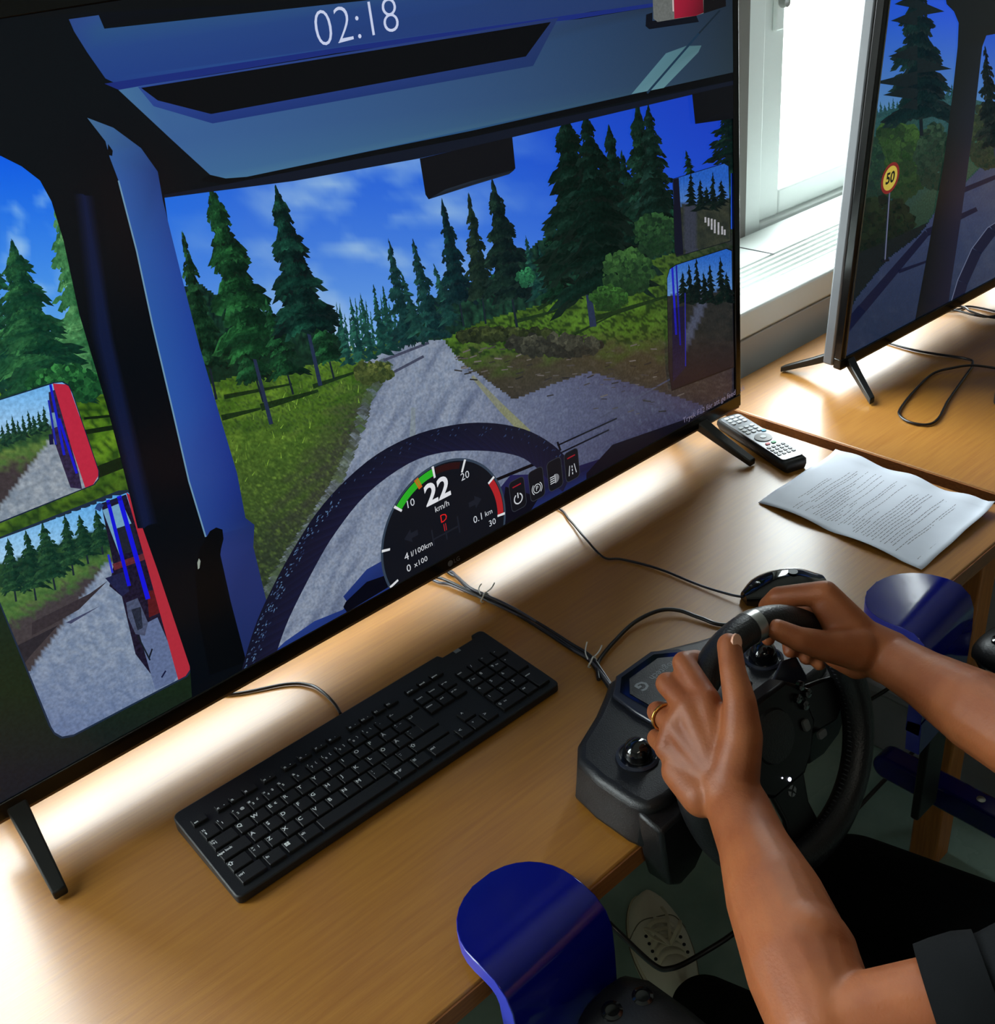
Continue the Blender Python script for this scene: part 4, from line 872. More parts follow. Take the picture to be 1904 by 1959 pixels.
key(19.85, 0, 1, 2, leg=[('+', 0, -.002, S2)]); key(19.85, -2, 1, 2, leg=[('enter', .001, -.004, S3)]); key(16.85, -3, 2, leg=[('0', 0, 0, S1*.85), ('ins', .008, 0, S3)])
kbi = kb.matrix_world.inverted()
cb_pts = [onz(652, 1366, .010), onz(640, 1346, .008), onz(615, 1322, .006), onz(590, 1310, .004), onz(545, 1309, .003), onz(430, 1328, .003), onz(380, 1337, .003)+Vector((0, .05, 0)), Vector((.05, .60, .003))]
MB().tube([kbi @ v for v in catmull(cb_pts)], .0021, 8).build('cable', M['cable'], kb, smooth=True)

# ------------------------------------------------------------------ mouse
mc = Vector((.806, .150, 0)); md = math.atan2(-.06, .115)
mo = thing('mouse', 'black wired computer mouse beside the steering wheel rim', 'mouse', mc, Matrix.Rotation(md, 3, 'Z'))
rings = []
for i in range(13):
    t_ = i/12; x = -.058+.116*t_; w = .031*(1-abs(2*t_-1.05)**3.2)**.5 if abs(2*t_-1.05) < 1 else .004; w = max(w, .010); h = .029*(math.sin(PI*min(1, (t_*.92+.08))))**.55; h = max(h, .010)
    rings.append([Vector((x, w*math.cos(a)*(1 if abs(math.cos(a)) < .999 else 1), .002+max(0, math.sin(a))**.75*h)) for a in [PI*j/14 for j in range(15)]]+[Vector((x, -w*.94, .001)), Vector((x, w*.94, .001))])
MB().loft(rings).build('mouse_shell', M['glossblack'], mo, smooth=True)
MB().box((-.050, -.0022, .020), (-.030, .0022, .0245)).build('button_gap', M['slot'], mo, bevel=.001)
MB().lathe([(.006, -.003), (.0075, -.002), (.0075, .002), (.006, .003)], lambda v: Vector((-.040+v.x, v.z, .0205+v.y)), 18).build('scroll_wheel', M['remdark'], mo, smooth=True)
k = 20; MB().add([(.012+.0065*math.cos(2*PI*i/k), .0065*math.sin(2*PI*i/k), .0318) for i in range(k)], [list(range(k))]).build('emblem', M['greyprint'], mo)
mi_ = mo.matrix_world.inverted()
mp_ = [mo.matrix_world @ Vector((-.056, 0, .008)), onz(1400, 1138, .006), onz(1340, 1120, .003), onz(1260, 1088, .003), onz(1190, 1070, .003), onz(1155, 1066, .005), onz(1120, 1030, .007), onz(1090, 995, .004), onz(1060, 970, .003), Vector((.72, .62, .003))]
MB().tube([mi_ @ v for v in catmull(mp_)], .0017, 8).build('cable', M['cable'], mo, smooth=True)

# ------------------------------------------------------------------ remote control
ra, rb = Vector((1.155, .515, 0)), Vector((1.094, .330, 0)); rd = (rb-ra); rl = rd.length
rm = thing('remote_control', 'grey remote control with many buttons behind the television foot', 'remote control', (ra+rb)/2, Matrix.Rotation(math.atan2(rd.y, rd.x), 3, 'Z'))
prof = [[Vector((x, y, z)) for (y, z) in ((-.019*s, .0), (.019*s, .0), (.0235*s, .008*1.0), (.023*s, .0165*h), (.019*s, .021*h), (-.019*s, .021*h), (-.023*s, .0165*h), (-.0235*s, .008))] for x, s, h in ((-rl/2, .86, .85), (-rl/2+.008, .98, 1), (0, .98, .95), (rl/2-.02, 1, .95), (rl/2-.004, .95, .9), (rl/2, .82, .7))]
MB().loft(prof).build('remote_body', M['tvback'], rm, smooth=True)
MB().prism(rrect(rl-.016, .040, .006), .0195, .0213).build('face_plate', M['remface'], rm, bevel=.0005)
for i in range(7):
    for j in range(3):
        if i in (3,): continue
        MB().prism(rrect(.0068, .0072, .0018, 2, -rl/2+.016+i*.0105, (j-1)*.0110), .0213, .0228).build('remote_button', M['rembtn'], rm)
MB().lathe([(.0145, 0), (.0145, .0012), (.007, .0016), (.0065, .0016)], lambda v: Vector((v.x+.008, v.y, .0213+v.z))).build('direction_pad', M['remdark'], rm, smooth=True)
MB().lathe([(.0052, 0), (.005, .0022), (.001, .0024)], lambda v: Vector((v.x+.008, v.y, .0214+v.z)), 16).build('ok_button', M['rembtn'], rm)
for j, mm in enumerate((M['red'], M['green'], M['cyan'])): MB().prism(rrect(.006, .0075, .0015, 2, .031 if j < 2 else -.012, (j-1)*.0115+.004), .0213, .0226).build('colour_button', mm, rm)
for i in range(4):
    for j in range(4): MB().prism(rrect(.0058, .006, .0012, 2, .043+i*.0092, (j-1.5)*.0092), .0213, .0224).build('remote_button', M['remdark'], rm)

# ------------------------------------------------------------------ sheet of paper
pp = [onz(1450.7, 963), onz(1598, 868.5), onz(1901, 979), onz(1763, 1093.7)]
ps = thing('paper_sheet', 'white printed sheet of paper at the right end of the desk', 'paper', (pp[0]+pp[2])/2)
pcn = (pp[0]+pp[2])/2; NX, NY = 20, 28; vs = []; fs = []
def pz(s, t): # s across (short), t along (long)
    return .0012+.003*max(0, (.06-s)/.06)*abs(math.sin(t*7))+.010*max(0, s-.93)/.07*(.4+.6*math.sin(t*9)**2)+.0035*abs(math.sin(t*6.3+s*1.7))*(1-.4*s)+.0015*math.sin(s*8+t*3)**2+.008*max(0, t-.95)/.05*s
def ppt(s, t, dz=0):
    a = pp[0].lerp(pp[1], s); b = pp[3].lerp(pp[2], s); q = a.lerp(b, t); return Vector((q.x-pcn.x, q.y-pcn.y, pz(s, t)+dz))
pm = MB(); pm.add([ppt(i/NX, j/NY) for j in range(NY+1) for i in range(NX+1)], [(j*(NX+1)+i, j*(NX+1)+i+1, (j+1)*(NX+1)+i+1, (j+1)*(NX+1)+i) for j in range(NY) for i in range(NX)])
so_ = pm.build('sheet', M['paper'], ps, smooth=True); so_.modifiers.new('s', 'SOLIDIFY').thickness = .0002
im = MB(); r = random.Random(3)
lines = [(.15, .22, .6), (.165, .3, .62), (.19, .06, .20), (.20, .28, .8), (.215, .06, .24), (.225, .24, .85), (.24, .26, .82), (.26, .1, .2), (.275, .16, .92), (.29, .2, .7), (.31, .1, .6), (.325, .1, .9), (.345, .12, .5), (.36, .1, .93), (.385, .1, .4), (.40, .1, .85), (.415, .12, .45), (.43, .14, .36), (.46, .12, .9), (.475, .16, .84), (.50, .16, .3), (.52, .18, .9), (.54, .14, .3), (.56, .1, .44), (.575, .1, .3), (.60, .12, .8), (.62, .1, .84), (.64, .1, .8), (.66, .12, .93), (.68, .08, .94), (.70, .14, .7), (.72, .1, .5), (.745, .1, .94), (.765, .14, .9), (.785, .12, .38), (.82, .08, .9), (.835, .2, .85), (.935, .1, .8), (.945, .12, .7)]
for (t_, s0, s1) in lines:
    s_ = s0
    while s_ < s1:
        w = r.uniform(.015, .05); w = min(w, s1-s_); 
        if w < .006: break
        h = .0034; im.add([ppt(s_, t_, .00035), ppt(s_+w, t_, .00035), ppt(s_+w, t_+h, .00035), ppt(s_, t_+h, .00035)], [(0, 1, 2, 3)]); s_ += w+.008
im.build('printed_text', M['ink'], ps)['kind'] = 'stuff'

# ------------------------------------------------------------------ cables on the desk
cbs = thing('cable_bundle', 'bundle of thin dark cables tied together, from the television to the wheel', 'cable', (.53, .4, 0))
off0 = Vector((.53, .4, 0))
ctr = [(832, 1100), (862, 1112), (895, 1130), (930, 1146), (985, 1172), (1040, 1205), (1090, 1238), (1128, 1262), (1150, 1290), (1170, 1318)]
for k in range(4):
    pts = []
    for i, q in enumerate(ctr):
        spread = (.016 if i == 0 else .010 if i == 1 else .005 if i == 2 else .0035)
        a = k*PI/2+i*.5; v = onz(q[0], q[1], .004); v += Vector((math.cos(k*2.1)*spread*(1.2 if i < 2 else .7), math.sin(k*2.1)*spread*.5, max(0, math.sin(a))*.0045)); pts.append(v-off0)
    pts.insert(0, pts[0]+Vector(((k-1.5)*.02, .09, 0)))
    MB().tube(catmull(pts), .0021, 8).build('cable', M['cable'] if k % 2 else M['cablegrey'], cbs, smooth=True)
for q, ln in (((928, 1144), 1), ((1134, 1268), -1)):
    c_ = onz(q[0], q[1], .006)-off0
    tw = MB(); tw.tube([c_+Vector((.009*math.cos(a)*.8, .002*math.sin(a*2), .0075*math.sin(a))) for a in [2*PI*i/14 for i in range(14)]], .0011, 6, closed=True)
    tw.tube(catmull([c_+Vector((-.004, .004, .006)), c_+Vector((.002, .014, .009)), c_+Vector((.012, .020, .012*(.7 if ln > 0 else 1.3)))], 4), .0009, 6); tw.tube(catmull([c_+Vector((.004, .0, .008)), c_+Vector((.016, .004, .006)), c_+Vector((.026, .008, .008))], 4), .0009, 6)
    tw.build('twist_tie', M['tie'], cbs, smooth=True)
loop = [onz(1146, 1300, .006), onz(1143, 1275, .006), onz(1150, 1258, .006), onz(1175, 1228, .006), onz(1215, 1190, .006), onz(1262, 1168, .008), onz(1300, 1168, .006), onz(1340, 1182, .004), onz(1395, 1196, .003), Vector((.77, .10, .003)), Vector((.80, .015, .004)), Vector((.81, -.010, .002)), Vector((.812, -.022, -.03)), Vector((.812, -.015, -.07)), Vector((.80, .05, -.16)), Vector((.84, .24, -.45)), Vector((.92, .38, -.62)), Vector((.98, .44, -.71))]
tag(MB().tube(catmull(loop), .0027, 8).build('pedal_cable', M['cable'], smooth=True), 'single black cable arching across the desk behind the steering wheel', 'cable')
lp2 = [onz(1660, 640, .003)+Vector((0, .04, 0)), onz(1700, 656, .003), onz(1760, 672, .003), onz(1848, 686, .004), onz(1861, 696, .004), onz(1850, 716, .003), onz(1815, 765, .003), onz(1796, 800, .003), onz(1775, 812, .003), onz(1742, 808, .003), onz(1722, 795, .003), onz(1724, 780, .003), onz(1752, 745, .003), onz(1785, 715, .004), onz(1822, 704, .009), onz(1860, 699, .011), onz(1904, 704, .006), onz(1960, 712, .005), onz(2040, 700, .004)]
tag(MB().tube(catmull(lp2), .0023, 8).build('looped_cable', M['cable'], smooth=True), 'thin black cable looped in front of the second television', 'cable')
for k, pts in enumerate((((1830, 592), (1850, 586), (1880, 590), (1930, 602)), ((1815, 592), (1870, 604), (1900, 605), (1960, 590)), ((1836, 586), (1858, 596), (1890, 606), (1940, 612)))):
    q = [onz(a, b, .003+.0045*k) for a, b in pts]; q = [q[0]+Vector((-.05, .06, 0))]+q
    tag(MB().tube(catmull(q), .0022, 8).build('power_cable', M['cable'], smooth=True), ['topmost of the crossing dark cables', 'lowest of the crossing dark cables', 'middle of the crossing dark cables'][k] + ' at the right picture edge', 'cable', 'crossing cables under the second television')
bx = thing('device_box', 'black low device at the right edge of the right-hand desk', 'device', (1.60, .13, 0))
MB().prism(rrect(.24, .16, .02), 0.001, .040).build('device_body', M['tvback'], bx, bevel=.004)
MB().prism(rrect(.22, .14, .02), .0401, .0416).build('device_lid', M['glossblack'], bx, bevel=.0005)

# ------------------------------------------------------------------ steering wheel controller
WC = Vector((.515, -.047, .058)); th, ph = -.034, .417
wn = Vector((math.sin(th)*math.cos(ph), -math.cos(th)*math.cos(ph), math.sin(ph)))
wu = -(wn.cross(Vector((0, 0, 1)))).normalized(); wv = wn.cross(wu)
if wu.x < 0: wu = -wu; wv = -wv
if wv.z < 0: wv = -wv
WRm = Matrix((wu, wv, wn)).transposed()
sw = thing('steering_wheel_controller', 'black racing steering wheel controller clamped to the desk edge', 'game controller', (.508, .06, 0))
so = Vector((.508, .06, 0))
def WL(v): return WC+WRm @ Vector(v)-so       # wheel plane coordinates -> local to the thing
# housing: plan outline raised to a flat deck with a crisp shoulder
half = [(.036, .093), (.058, .080), (.084, .066), (.128, .048), (.146, .030), (.151, -.005), (.151, -.050), (.147, -.070), (.125, -.076)]
half = [(x*1.07, y) for x, y in half]
po_ = half+[(-x, y) for x, y in half[::-1]]
hb_ = MB(); n9 = len(po_)
hb_.loft([[Vector((x*1.025, y*1.0, .0008)) for x, y in po_], [Vector((x*1.025, y, .010)) for x, y in po_], [Vector((x, y, .030)) for x, y in po_], [Vector((x*.985, y*.99, .0585)) for x, y in po_]])
hb_.build('housing', M['wheelbase'], sw, bevel=.009, seg=4, angle=50)
# skirts hanging in front of the desk edge, and clamp arms
for s_ in (-1, 1):
    sk = MB(); sk.loft([[Vector((s_*x*1.06, y, z)) for x, y, z in r_] for r_ in (
        [(.151, -.058, .050), (.151, -.090, .044), (.075, -.090, .044), (.075, -.058, .050)],
        [(.151, -.0625, -.004), (.151, -.096, -.006), (.082, -.094, -.006), (.082, -.0625, -.004)],
        [(.146, -.064, -.036), (.144, -.094, -.036), (.088, -.090, -.034), (.088, -.064, -.034)],
        [(.128, -.066, -.060), (.122, -.088, -.060), (.096, -.086, -.058), (.096, -.066, -.058)])])
    sk.build('front_skirt', M['wheelbase'], sw, bevel=.004)
    kn = MB(); kx = s_*.108
    kn.lathe([(.017, .058), (.0165, .061), (.0150, .063), (.0152, .069), (.0125, .0755), (.007, .079), (.0005, .0802)], lambda v, kx=kx: Vector((kx+v.x, -.014+v.y, v.z)))
    kn.build('clamp_knob', M['glossblack'], sw, smooth=True)
    cr_ = MB(); cr_.lathe([(.023, .056), (.023, .0600), (.020, .0615), (.018, .0600)], lambda v, kx=kx: Vector((kx+v.x, -.014+v.y, v.z))); cr_.build('knob_collar', M['wheeltop'], sw, smooth=True)
    MB().box((kx-.012, -.052, -.050), (kx+.012, -.002, -.030)).build('clamp_jaw', M['wheelbase'], sw, bevel=.003)
# top plate with recessed badge
MB().prism([(-.058, .068), (-.032, .087), (.028, .087), (.054, .066), (.062, .020), (.062, -.034), (-.062, -.034), (-.062, .030)], .0575, .0640, lambda v: Vector((v.x, v.y, v.z))).build('top_plate', M['wheeltop'], sw, bevel=.002)
MB().prism([(-.050, .064), (-.030, .080), (.025, .080), (.046, .062), (.050, .012), (-.050, .012)], .0641, .0646).build('recess', M['glossblack'], sw)
MB().prism([(-.045, .054), (-.027, .071), (.022, .071), (.042, .054), (.044, .010), (-.045, .010)], .0647, .0660).build('badge_plate', M['wheelbase'], sw, bevel=.0006)
bt = MB(); vs, fs = text_mesh('logitech', .0125, 'LEFT')
def btx(v, ox, oy): return (ox-v.x, oy-v.y, .0662)     # reads from behind the desk
bt.add([btx(v, .028, .052) for v in vs], fs); vs, fs = text_mesh('G', .020, 'CENTER', .0006); bt.add([btx(v, -.027, .052) for v in vs], fs)
bt.build('badge_text', M['greyprint'], sw)
# steering column
col = MB(); col.lathe([(.040, -.105), (.048, -.09), (.050, -.055), (.044, -.045), (.040, -.030)], lambda v: WL((v.x, v.y, v.z))); col.build('column', M['wheelbase'], sw, smooth=True)
# rim
rim = MB(); RR = .127; N = 96
rings = []
for i in range(N):
    a = 2*PI*i/N; c_ = Vector((RR*math.cos(a), RR*math.sin(a), 0)); er = Vector((math.cos(a), math.sin(a), 0)); flat = 1.0
    rr_ = .0160+.0010*math.cos(2*a)**2
    rings.append([WL(c_+er*rr_*math.cos(b)+Vector((0, 0, rr_*1.05*math.sin(b)))) for b in [2*PI*j/18 for j in range(18)]])
k = 18; vs = [v for r_ in rings for v in r_]; fs = [(i*k+j, i*k+(j+1) % k, ((i+1) % N)*k+(j+1) % k, ((i+1) % N)*k+j) for i in range(N) for j in range(k)]
rim.add(vs, fs); rim.build('rim', M['leather'], sw, smooth=True)
def ringband(a0, a1, r_, name, m_):
    mb = MB(); rs = []
    for i in range(7):
        a = math.radians(a0+(a1-a0)*i/6); c_ = Vector((RR*math.cos(a), RR*math.sin(a), 0)); er = Vector((math.cos(a), math.sin(a), 0))
        rs.append([WL(c_+er*r_*math.cos(b)+Vector((0, 0, r_*1.05*math.sin(b)))) for b in [2*PI*j/24 for j in range(24)]])
    mb.loft(rs); return mb.build(name, m_, sw, smooth=True)
ringband(80.5, 86.0, .0176, 'centre_band', M['silver'])
# stitches on the inner side of the rim, lower right
st = MB()
for i in range(44):
    a = math.radians(-100+i*2.7); er = Vector((math.cos(a), math.sin(a), 0)); c_ = er*(RR-.0155)
    tg = Vector((-math.sin(a), math.cos(a), 0))
    st.tube([WL(c_+Vector((0, 0, .007))+er*.002), WL(c_+tg*.0015-er*.0012+Vector((0, 0, 0))), WL(c_+tg*.003+Vector((0, 0, -.006))+er*.002)], .0009, 5)
st.build('rim_stitching', M['remdark'], sw)
# hub and spokes
hub = MB(); hub.prism([(-.060, .034), (-.040, .050), (.040, .050), (.060, .034), (.064, -.010), (.044, -.040), (.026, -.054), (-.026, -.054), (-.044, -.040), (-.064, -.010)], -.030, -.004, WL)
hub.build('hub', M['hubblack'], sw, bevel=.004)
for s_ in (-1, 1):
    sp = MB(); sp.prism([(s_*.045, .034), (s_*.095, .022), (s_*.119, .014), (s_*.119, -.016), (s_*.098, -.030), (s_*.050, -.024)], -.016, -.007, WL); sp.build('spoke', M['hubblack'], sw, bevel=.003)
    pdl = MB(); pdl.prism([(s_*.040, .030), (s_*.075, .052), (s_*.098, .046), (s_*.104, .020), (s_*.096, -.020), (s_*.060, -.014)], -.040, -.0365, WL); pdl.build('shift_paddle', M['wheeltop'], sw, bevel=.0015)
sp = MB(); sp.prism([(-.028, -.045), (.028, -.045), (.020, -.085), (.026, -.118), (-.026, -.118), (-.020, -.085)], -.014, -.006, WL); sp.build('spoke', M['hubblack'], sw, bevel=.003)
hp = MB(); hp.lathe([(.030, -.004), (.028, -.001), (.001, .0)], lambda v: WL((v.x, v.y+.006, v.z))); hp.build('horn_cap', M['leather'], sw, smooth=True)
for (x, y, c_) in ((.056, .036, 'Y'), (.046, .026, 'X'), (.062, .024, 'B'), (.053, .014, 'A')):
    b_ = MB(); b_.lathe([(.0052, -.004), (.005, .0005), (.001, .0012)], lambda v, x=x, y=y: WL((x+v.x, y+v.y, v.z)), 16); bo = b_.build('face_button', M['glossblack'], sw, smooth=True)
    vs, fs = text_mesh(c_, .007, 'CENTER'); MB().add([WL((x+v.x, y+v.y, .0014)) for v in vs], fs).build('button_letter', mat('dim_letter', (52, 52, 54), .5), bo)
for (x, y, w, h) in ((.046, -.006, .009, .013), (.064, -.027, .013, .009)):
    MB().prism(rrect(w, h, .003, 3, x, y), -.004, .0, WL).build('menu_button', mat('dim_grey_button', (84, 86, 86), .5), sw, bevel=.0006)
MB().prism(rrect(.022, .022, .004, 4, -.052, .024), -.004, .001, WL).build('direction_pad', M['glossblack'], sw, bevel=.001)
ld = MB(); ld.prism(rrect(.0042, .0042, .002, 3, .001, -.046), -.0039, -.0030, WL); ld.prism(rrect(.0016, .0016, .0007, 2, -.008, -.039), -.0039, -.0032, WL); ld.build('status_led', M['led'], sw)
gx, gy = .001, -.0605
em = MB()
for q in ([(-.0055, .003), (-.0015, .0), (-.004, -.0048), (-.0064, -.001)], [(.0055, .003), (.0015, .0), (.004, -.0048), (.0064, -.001)], [(-.004, .0052), (0, .002), (.004, .0052), (0, .0062)], [(-.003, -.0055), (0, -.002), (.003, -.0055), (0, -.0066)]):
    em.add([WL((gx+a, gy+b, -.0053)) for a, b in q], [(0, 1, 2, 3)])
em.build('round_emblem', M['greyprint'], sw)

# ------------------------------------------------------------------ operator's chair with blue arm panels
ch = thing('armchair', 'dark chair with two glossy blue bent arm panels, pushed up to the desk', 'chair', (.56, -.45, ZF))
co_ = Vector((.56, -.45, ZF))
def armpanel(cx, w, roll=0.0, pitch=0.0, dy=0.0, dz=0.0):
    T = .019; path = []     # side profile (y, z) of the upper face, from the rounded front tip down to the rail
    prof = [(.078, .034), (.03, .034), (-.005, .034), (-.022, .031), (-.036, .021), (-.043, .004), (-.045, -.03), (-.045, -.12), (-.046, -.10), (-.047, -.13), (-.048, -.15)]
    m = MB(); top = []; n = len(prof)
    for i, (y, z) in enumerate(prof):
        a = prof[max(i-1, 0)]; b = prof[min(i+1, n-1)]; ty, tz = b[0]-a[0], b[1]-a[1]; l = math.hypot(ty, tz); ny, nz = tz/l, -ty/l    # normal to the underside
        ny, nz = (-ny, -nz) if nz > 0 or (abs(nz) < .2 and ny < 0) else (ny, nz)
        top.append((y, z, ny, nz))
    rings = []
    tipn = 9
    for i in range(tipn):       # rounded tip
        a = PI/2*i/(tipn-1); hw = w/2*math.sin(a)**.9 if i else .004; y = .006+.062*math.cos(a)
        rings.append((y, .034, 0, -1, max(hw, .012)))
    for (y, z, ny, nz) in top[2:]: rings.append((y, z, ny, nz, w/2))
    R_ = []
    for (y, z, ny, nz, hw) in rings:
        R_.append([Vector((cx-hw, y, z)), Vector((cx+hw, y, z)), Vector((cx+hw, y+ny*T*1.0, z+nz*T)), Vector((cx-hw, y+ny*T, z+nz*T))])
    mb = MB(); mb.loft([[v-co_+Vector((0, dy, dz+(v.x-cx)*roll-max(0, v.y+.02)*pitch)) for v in r_] for r_ in R_])
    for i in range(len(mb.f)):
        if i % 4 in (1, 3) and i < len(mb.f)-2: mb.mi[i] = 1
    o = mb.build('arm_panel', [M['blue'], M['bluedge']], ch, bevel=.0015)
    return o
armpanel(.194, .128, 0, 0, -.004); armpanel(.852, .106, .15, .12, -.018, .008)
for cx in (.194, .858): MB().box((cx-.025-co_.x, -.062-co_.y, -.30-co_.z), (cx+.025-co_.x, -.050-co_.y, -.11-co_.z)).build('panel_bracket', M['tvback'], ch, bevel=.003)
for cx, sgn in ((.223, -1), (.945, 1)):
    pad = MB(); pr_ = []
    for (y, w, z0, z1) in ((-.058, .020, -.062, -.050), (-.064, .034, -.070, -.040), (-.085, .044, -.075, -.032), (-.13, .047, -.078, -.030), (-.25, .046, -.078, -.030), (-.36, .040, -.076, -.032), (-.385, .024, -.070, -.045)):
        pr_.append([Vector((cx+w*math.cos(a), y, (z0+z1)/2+(z1-z0)/2*math.sin(a)))-co_ for a in [2*PI*j/16 for j in range(16)]])
    pad.loft(pr_); po = pad.build('armrest_pad', M['padgrey'], ch, smooth=True)
    for (dx, y) in ((-.012, -.088), (.018, -.098)):
        MB().lathe([(.0105, -.004), (.010, .0015), (.007, .0028), (.0062, .0012), (.0005, .001)], lambda v, dx=dx, y=y: Vector((cx+dx+v.x, y+v.y, -.0335+v.z))-co_, 20).build('bolt_cap', M['glossblack'], po, smooth=True)
    MB().box((cx-.02-co_.x, -.30-co_.y, -.30-co_.z), (cx+.02-co_.x, -.22-co_.y, -.072-co_.z)).build('armrest_post', M['tvback'], ch, bevel=.006)
rl_ = MB()
rl_.prism(rrect(.58, .040, .0195, 6, -.24, 0), 0, .035, lambda v: Vector((.905+v.z, v.x, -.315+v.y))-co_)
rl_.build('side_rail', M['blue'], ch, bevel=.004)
MB().prism(rrect(.50, .040, .0195, 6, -.30, 0), 0, .035, lambda v: Vector((.18+v.z, v.x, -.315+v.y))-co_).build('side_rail', M['blue'], ch, bevel=.004)
MB().lathe([(.006, -.002), (.006, .001), (.001, .0016)], lambda v: Vector((.922+v.x, -.105+v.y, -.2945+v.z))-co_, 16).build('screw', M['silver'], ch, smooth=True)
MB().prism(rrect(.50, .46, .07), -.368-ZF, -.318-ZF, lambda v: Vector((v.x, v.y-.02, v.z))).build('seat', M['trouser'], ch, bevel=.02, seg=4)
MB().prism(rrect(.66, .06, .02), -.384-ZF, -.369-ZF).build('cross_bar', M['tvback'], ch, bevel=.003)
bk = MB(); bk.loft([[Vector((sx_*w, -.26-.04*q, z-ZF)) + Vector((0, -.03*abs(sx_), 0))*0 for sx_, q in ((-1, 0), (-.5, .6), (.5, .6), (1, 0), (1, 1.0), (.5, 1.6), (-.5, 1.6), (-1, 1.0))] for w, z in ((.20, -.20), (.23, -.1), (.23, .05), (.19, .14))])
bk.build('backrest', M['trouser'], ch, smooth=True)
MB().box((-.03, -.32, -.345-ZF), (.03, -.30, .0-ZF)).build('back_bracket', M['tvback'], ch, bevel=.004)
MB().lathe([(.03, .06), (.03, .12), (.024, .12), (.024, -.384-ZF)], None, 20).build('gas_column', M['tvback'], ch, smooth=True)
for i in range(5):
    a = 2*PI*i/5+.3; e = Vector((math.cos(a), math.sin(a), 0)); lg = MB(); lg.tube([e*.02+Vector((0, 0, .10)), e*.15+Vector((0, 0, .085)), e*.27+Vector((0, 0, .065))], [.028, .022, .016], 10)
    lo = lg.build('base_leg', M['tvback'], ch, smooth=True)
    cs = MB(); pe = Vector((-e.y, e.x, 0)); cs.lathe([(.010, -.02), (.026, -.018), (.027, 0), (.026, .018), (.010, .02)], lambda v, e=e, pe=pe: e*.27+Vector((0, 0, .0275))+e*v.x+Vector((0, 0, 1))*v.y+pe*v.z, 18); cs.build('caster', M['remdark'], lo, smooth=True)

# ------------------------------------------------------------------ the driver
def capsule_cloud(items, rings=10, seg=18):
    """closed overlapping pieces: ('c', p0, r0, p1, r1) tapered capsule, ('e', centre, (rx,ry,rz), Matrix3) ellipsoid"""
    vs, fs = [], []
    def sphere(c, rad, R=None):
        o = len(vs); vs.append(c+(R @ Vector((0, 0, rad[2])) if R else Vector((0, 0, rad[2]))))
        for i in range(1, rings):
            p_ = PI*i/rings
            for j in range(seg):
                t_ = 2*PI*j/seg; v = Vector((rad[0]*math.sin(p_)*math.cos(t_), rad[1]*math.sin(p_)*math.sin(t_), rad[2]*math.cos(p_))); vs.append(c+(R @ v if R else v))
        vs.append(c-(R @ Vector((0, 0, rad[2])) if R else Vector((0, 0, rad[2])))); last = len(vs)-1
        for j in range(seg):
            fs.append((o, o+1+j, o+1+(j+1) % seg)); fs.append((last, last-seg+(j+1) % seg, last-seg+j))
        for i in range(rings-2):
            for j in range(seg): a = o+1+i*seg; fs.append((a+j, a+seg+j, a+seg+(j+1) % seg, a+(j+1) % seg))
    for it in items:
        if it[0] == 'e': sphere(it[1], it[2], it[3] if len(it) > 3 else None)
        else:
            _, p0, r0, p1, r1 = it; sphere(p0, (r0,)*3); sphere(p1, (r1,)*3)
            d = (p1-p0).normalized(); up = Vector((0, 0, 1)) if abs(d.z) < .9 else Vector((1, 0, 0)); a = d.cross(up).normalized(); b = d.cross(a); o = len(vs)
            for (pp_, rr_) in ((p0, r0), (p1, r1)):
                for j in range(seg): t_ = 2*PI*j/seg; vs.append(pp_+(a*math.cos(t_)+b*math.sin(t_))*rr_)
            fs.append(list(range(o, o+seg))[::-1]); fs.append(list(range(o+seg, o+2*seg)))
            for j in range(seg): fs.append((o+j, o+(j+1) % seg, o+seg+(j+1) % seg, o+seg+j))
    return vs, fs
def chain(pts): return [('c', pts[i][0], pts[i][1], pts[i+1][0], pts[i+1][1]) for i in range(len(pts)-1)]
def organic(name, items, m_, parent, voxel, smooth_it, fac=.5):
    vs, fs = capsule_cloud(items); me = bpy.data.meshes.new(name); me.from_pydata([tuple(v) for v in vs], [], fs); me.materials.append(m_)
    bm = bmesh.new(); bm.from_mesh(me); bmesh.ops.recalc_face_normals(bm, faces=bm.faces); bm.to_mesh(me); bm.free()
    o = bpy.data.objects.new(name, me); C.objects.link(o); o.parent = parent
    r_ = o.modifiers.new('remesh', 'REMESH'); r_.mode = 'VOXEL'; r_.voxel_size = voxel; r_.use_smooth_shade = True
    s_ = o.modifiers.new('smooth', 'SMOOTH'); s_.factor = fac; s_.iterations = smooth_it
    return o

pe = thing('person', 'person in black t-shirt and trousers with bare forearms, both hands on the steering wheel', 'person', (0, 0, 0))
def rimpt(deg, rr=RR, h=0.0):
    a = math.radians(180-deg); return WC+WRm @ Vector((rr*math.cos(a), rr*math.sin(a), h))
# left arm (nearest the camera)
eL = at(1590, 1985, .90); wL = at(1412, 1545, 1.045)
shL = Vector((.403, -.458, .192))
items = []
mid = wL.lerp(eL, .45)
items += chain([(wL, .0295), (wL.lerp(eL, .2), .0315), (mid, .041), (wL.lerp(eL, .75), .0450), (eL, .041)])
items += chain([(eL, .039), (eL.lerp(shL, .4), .042), (eL.lerp(shL, .75), .048), (shL, .055)])
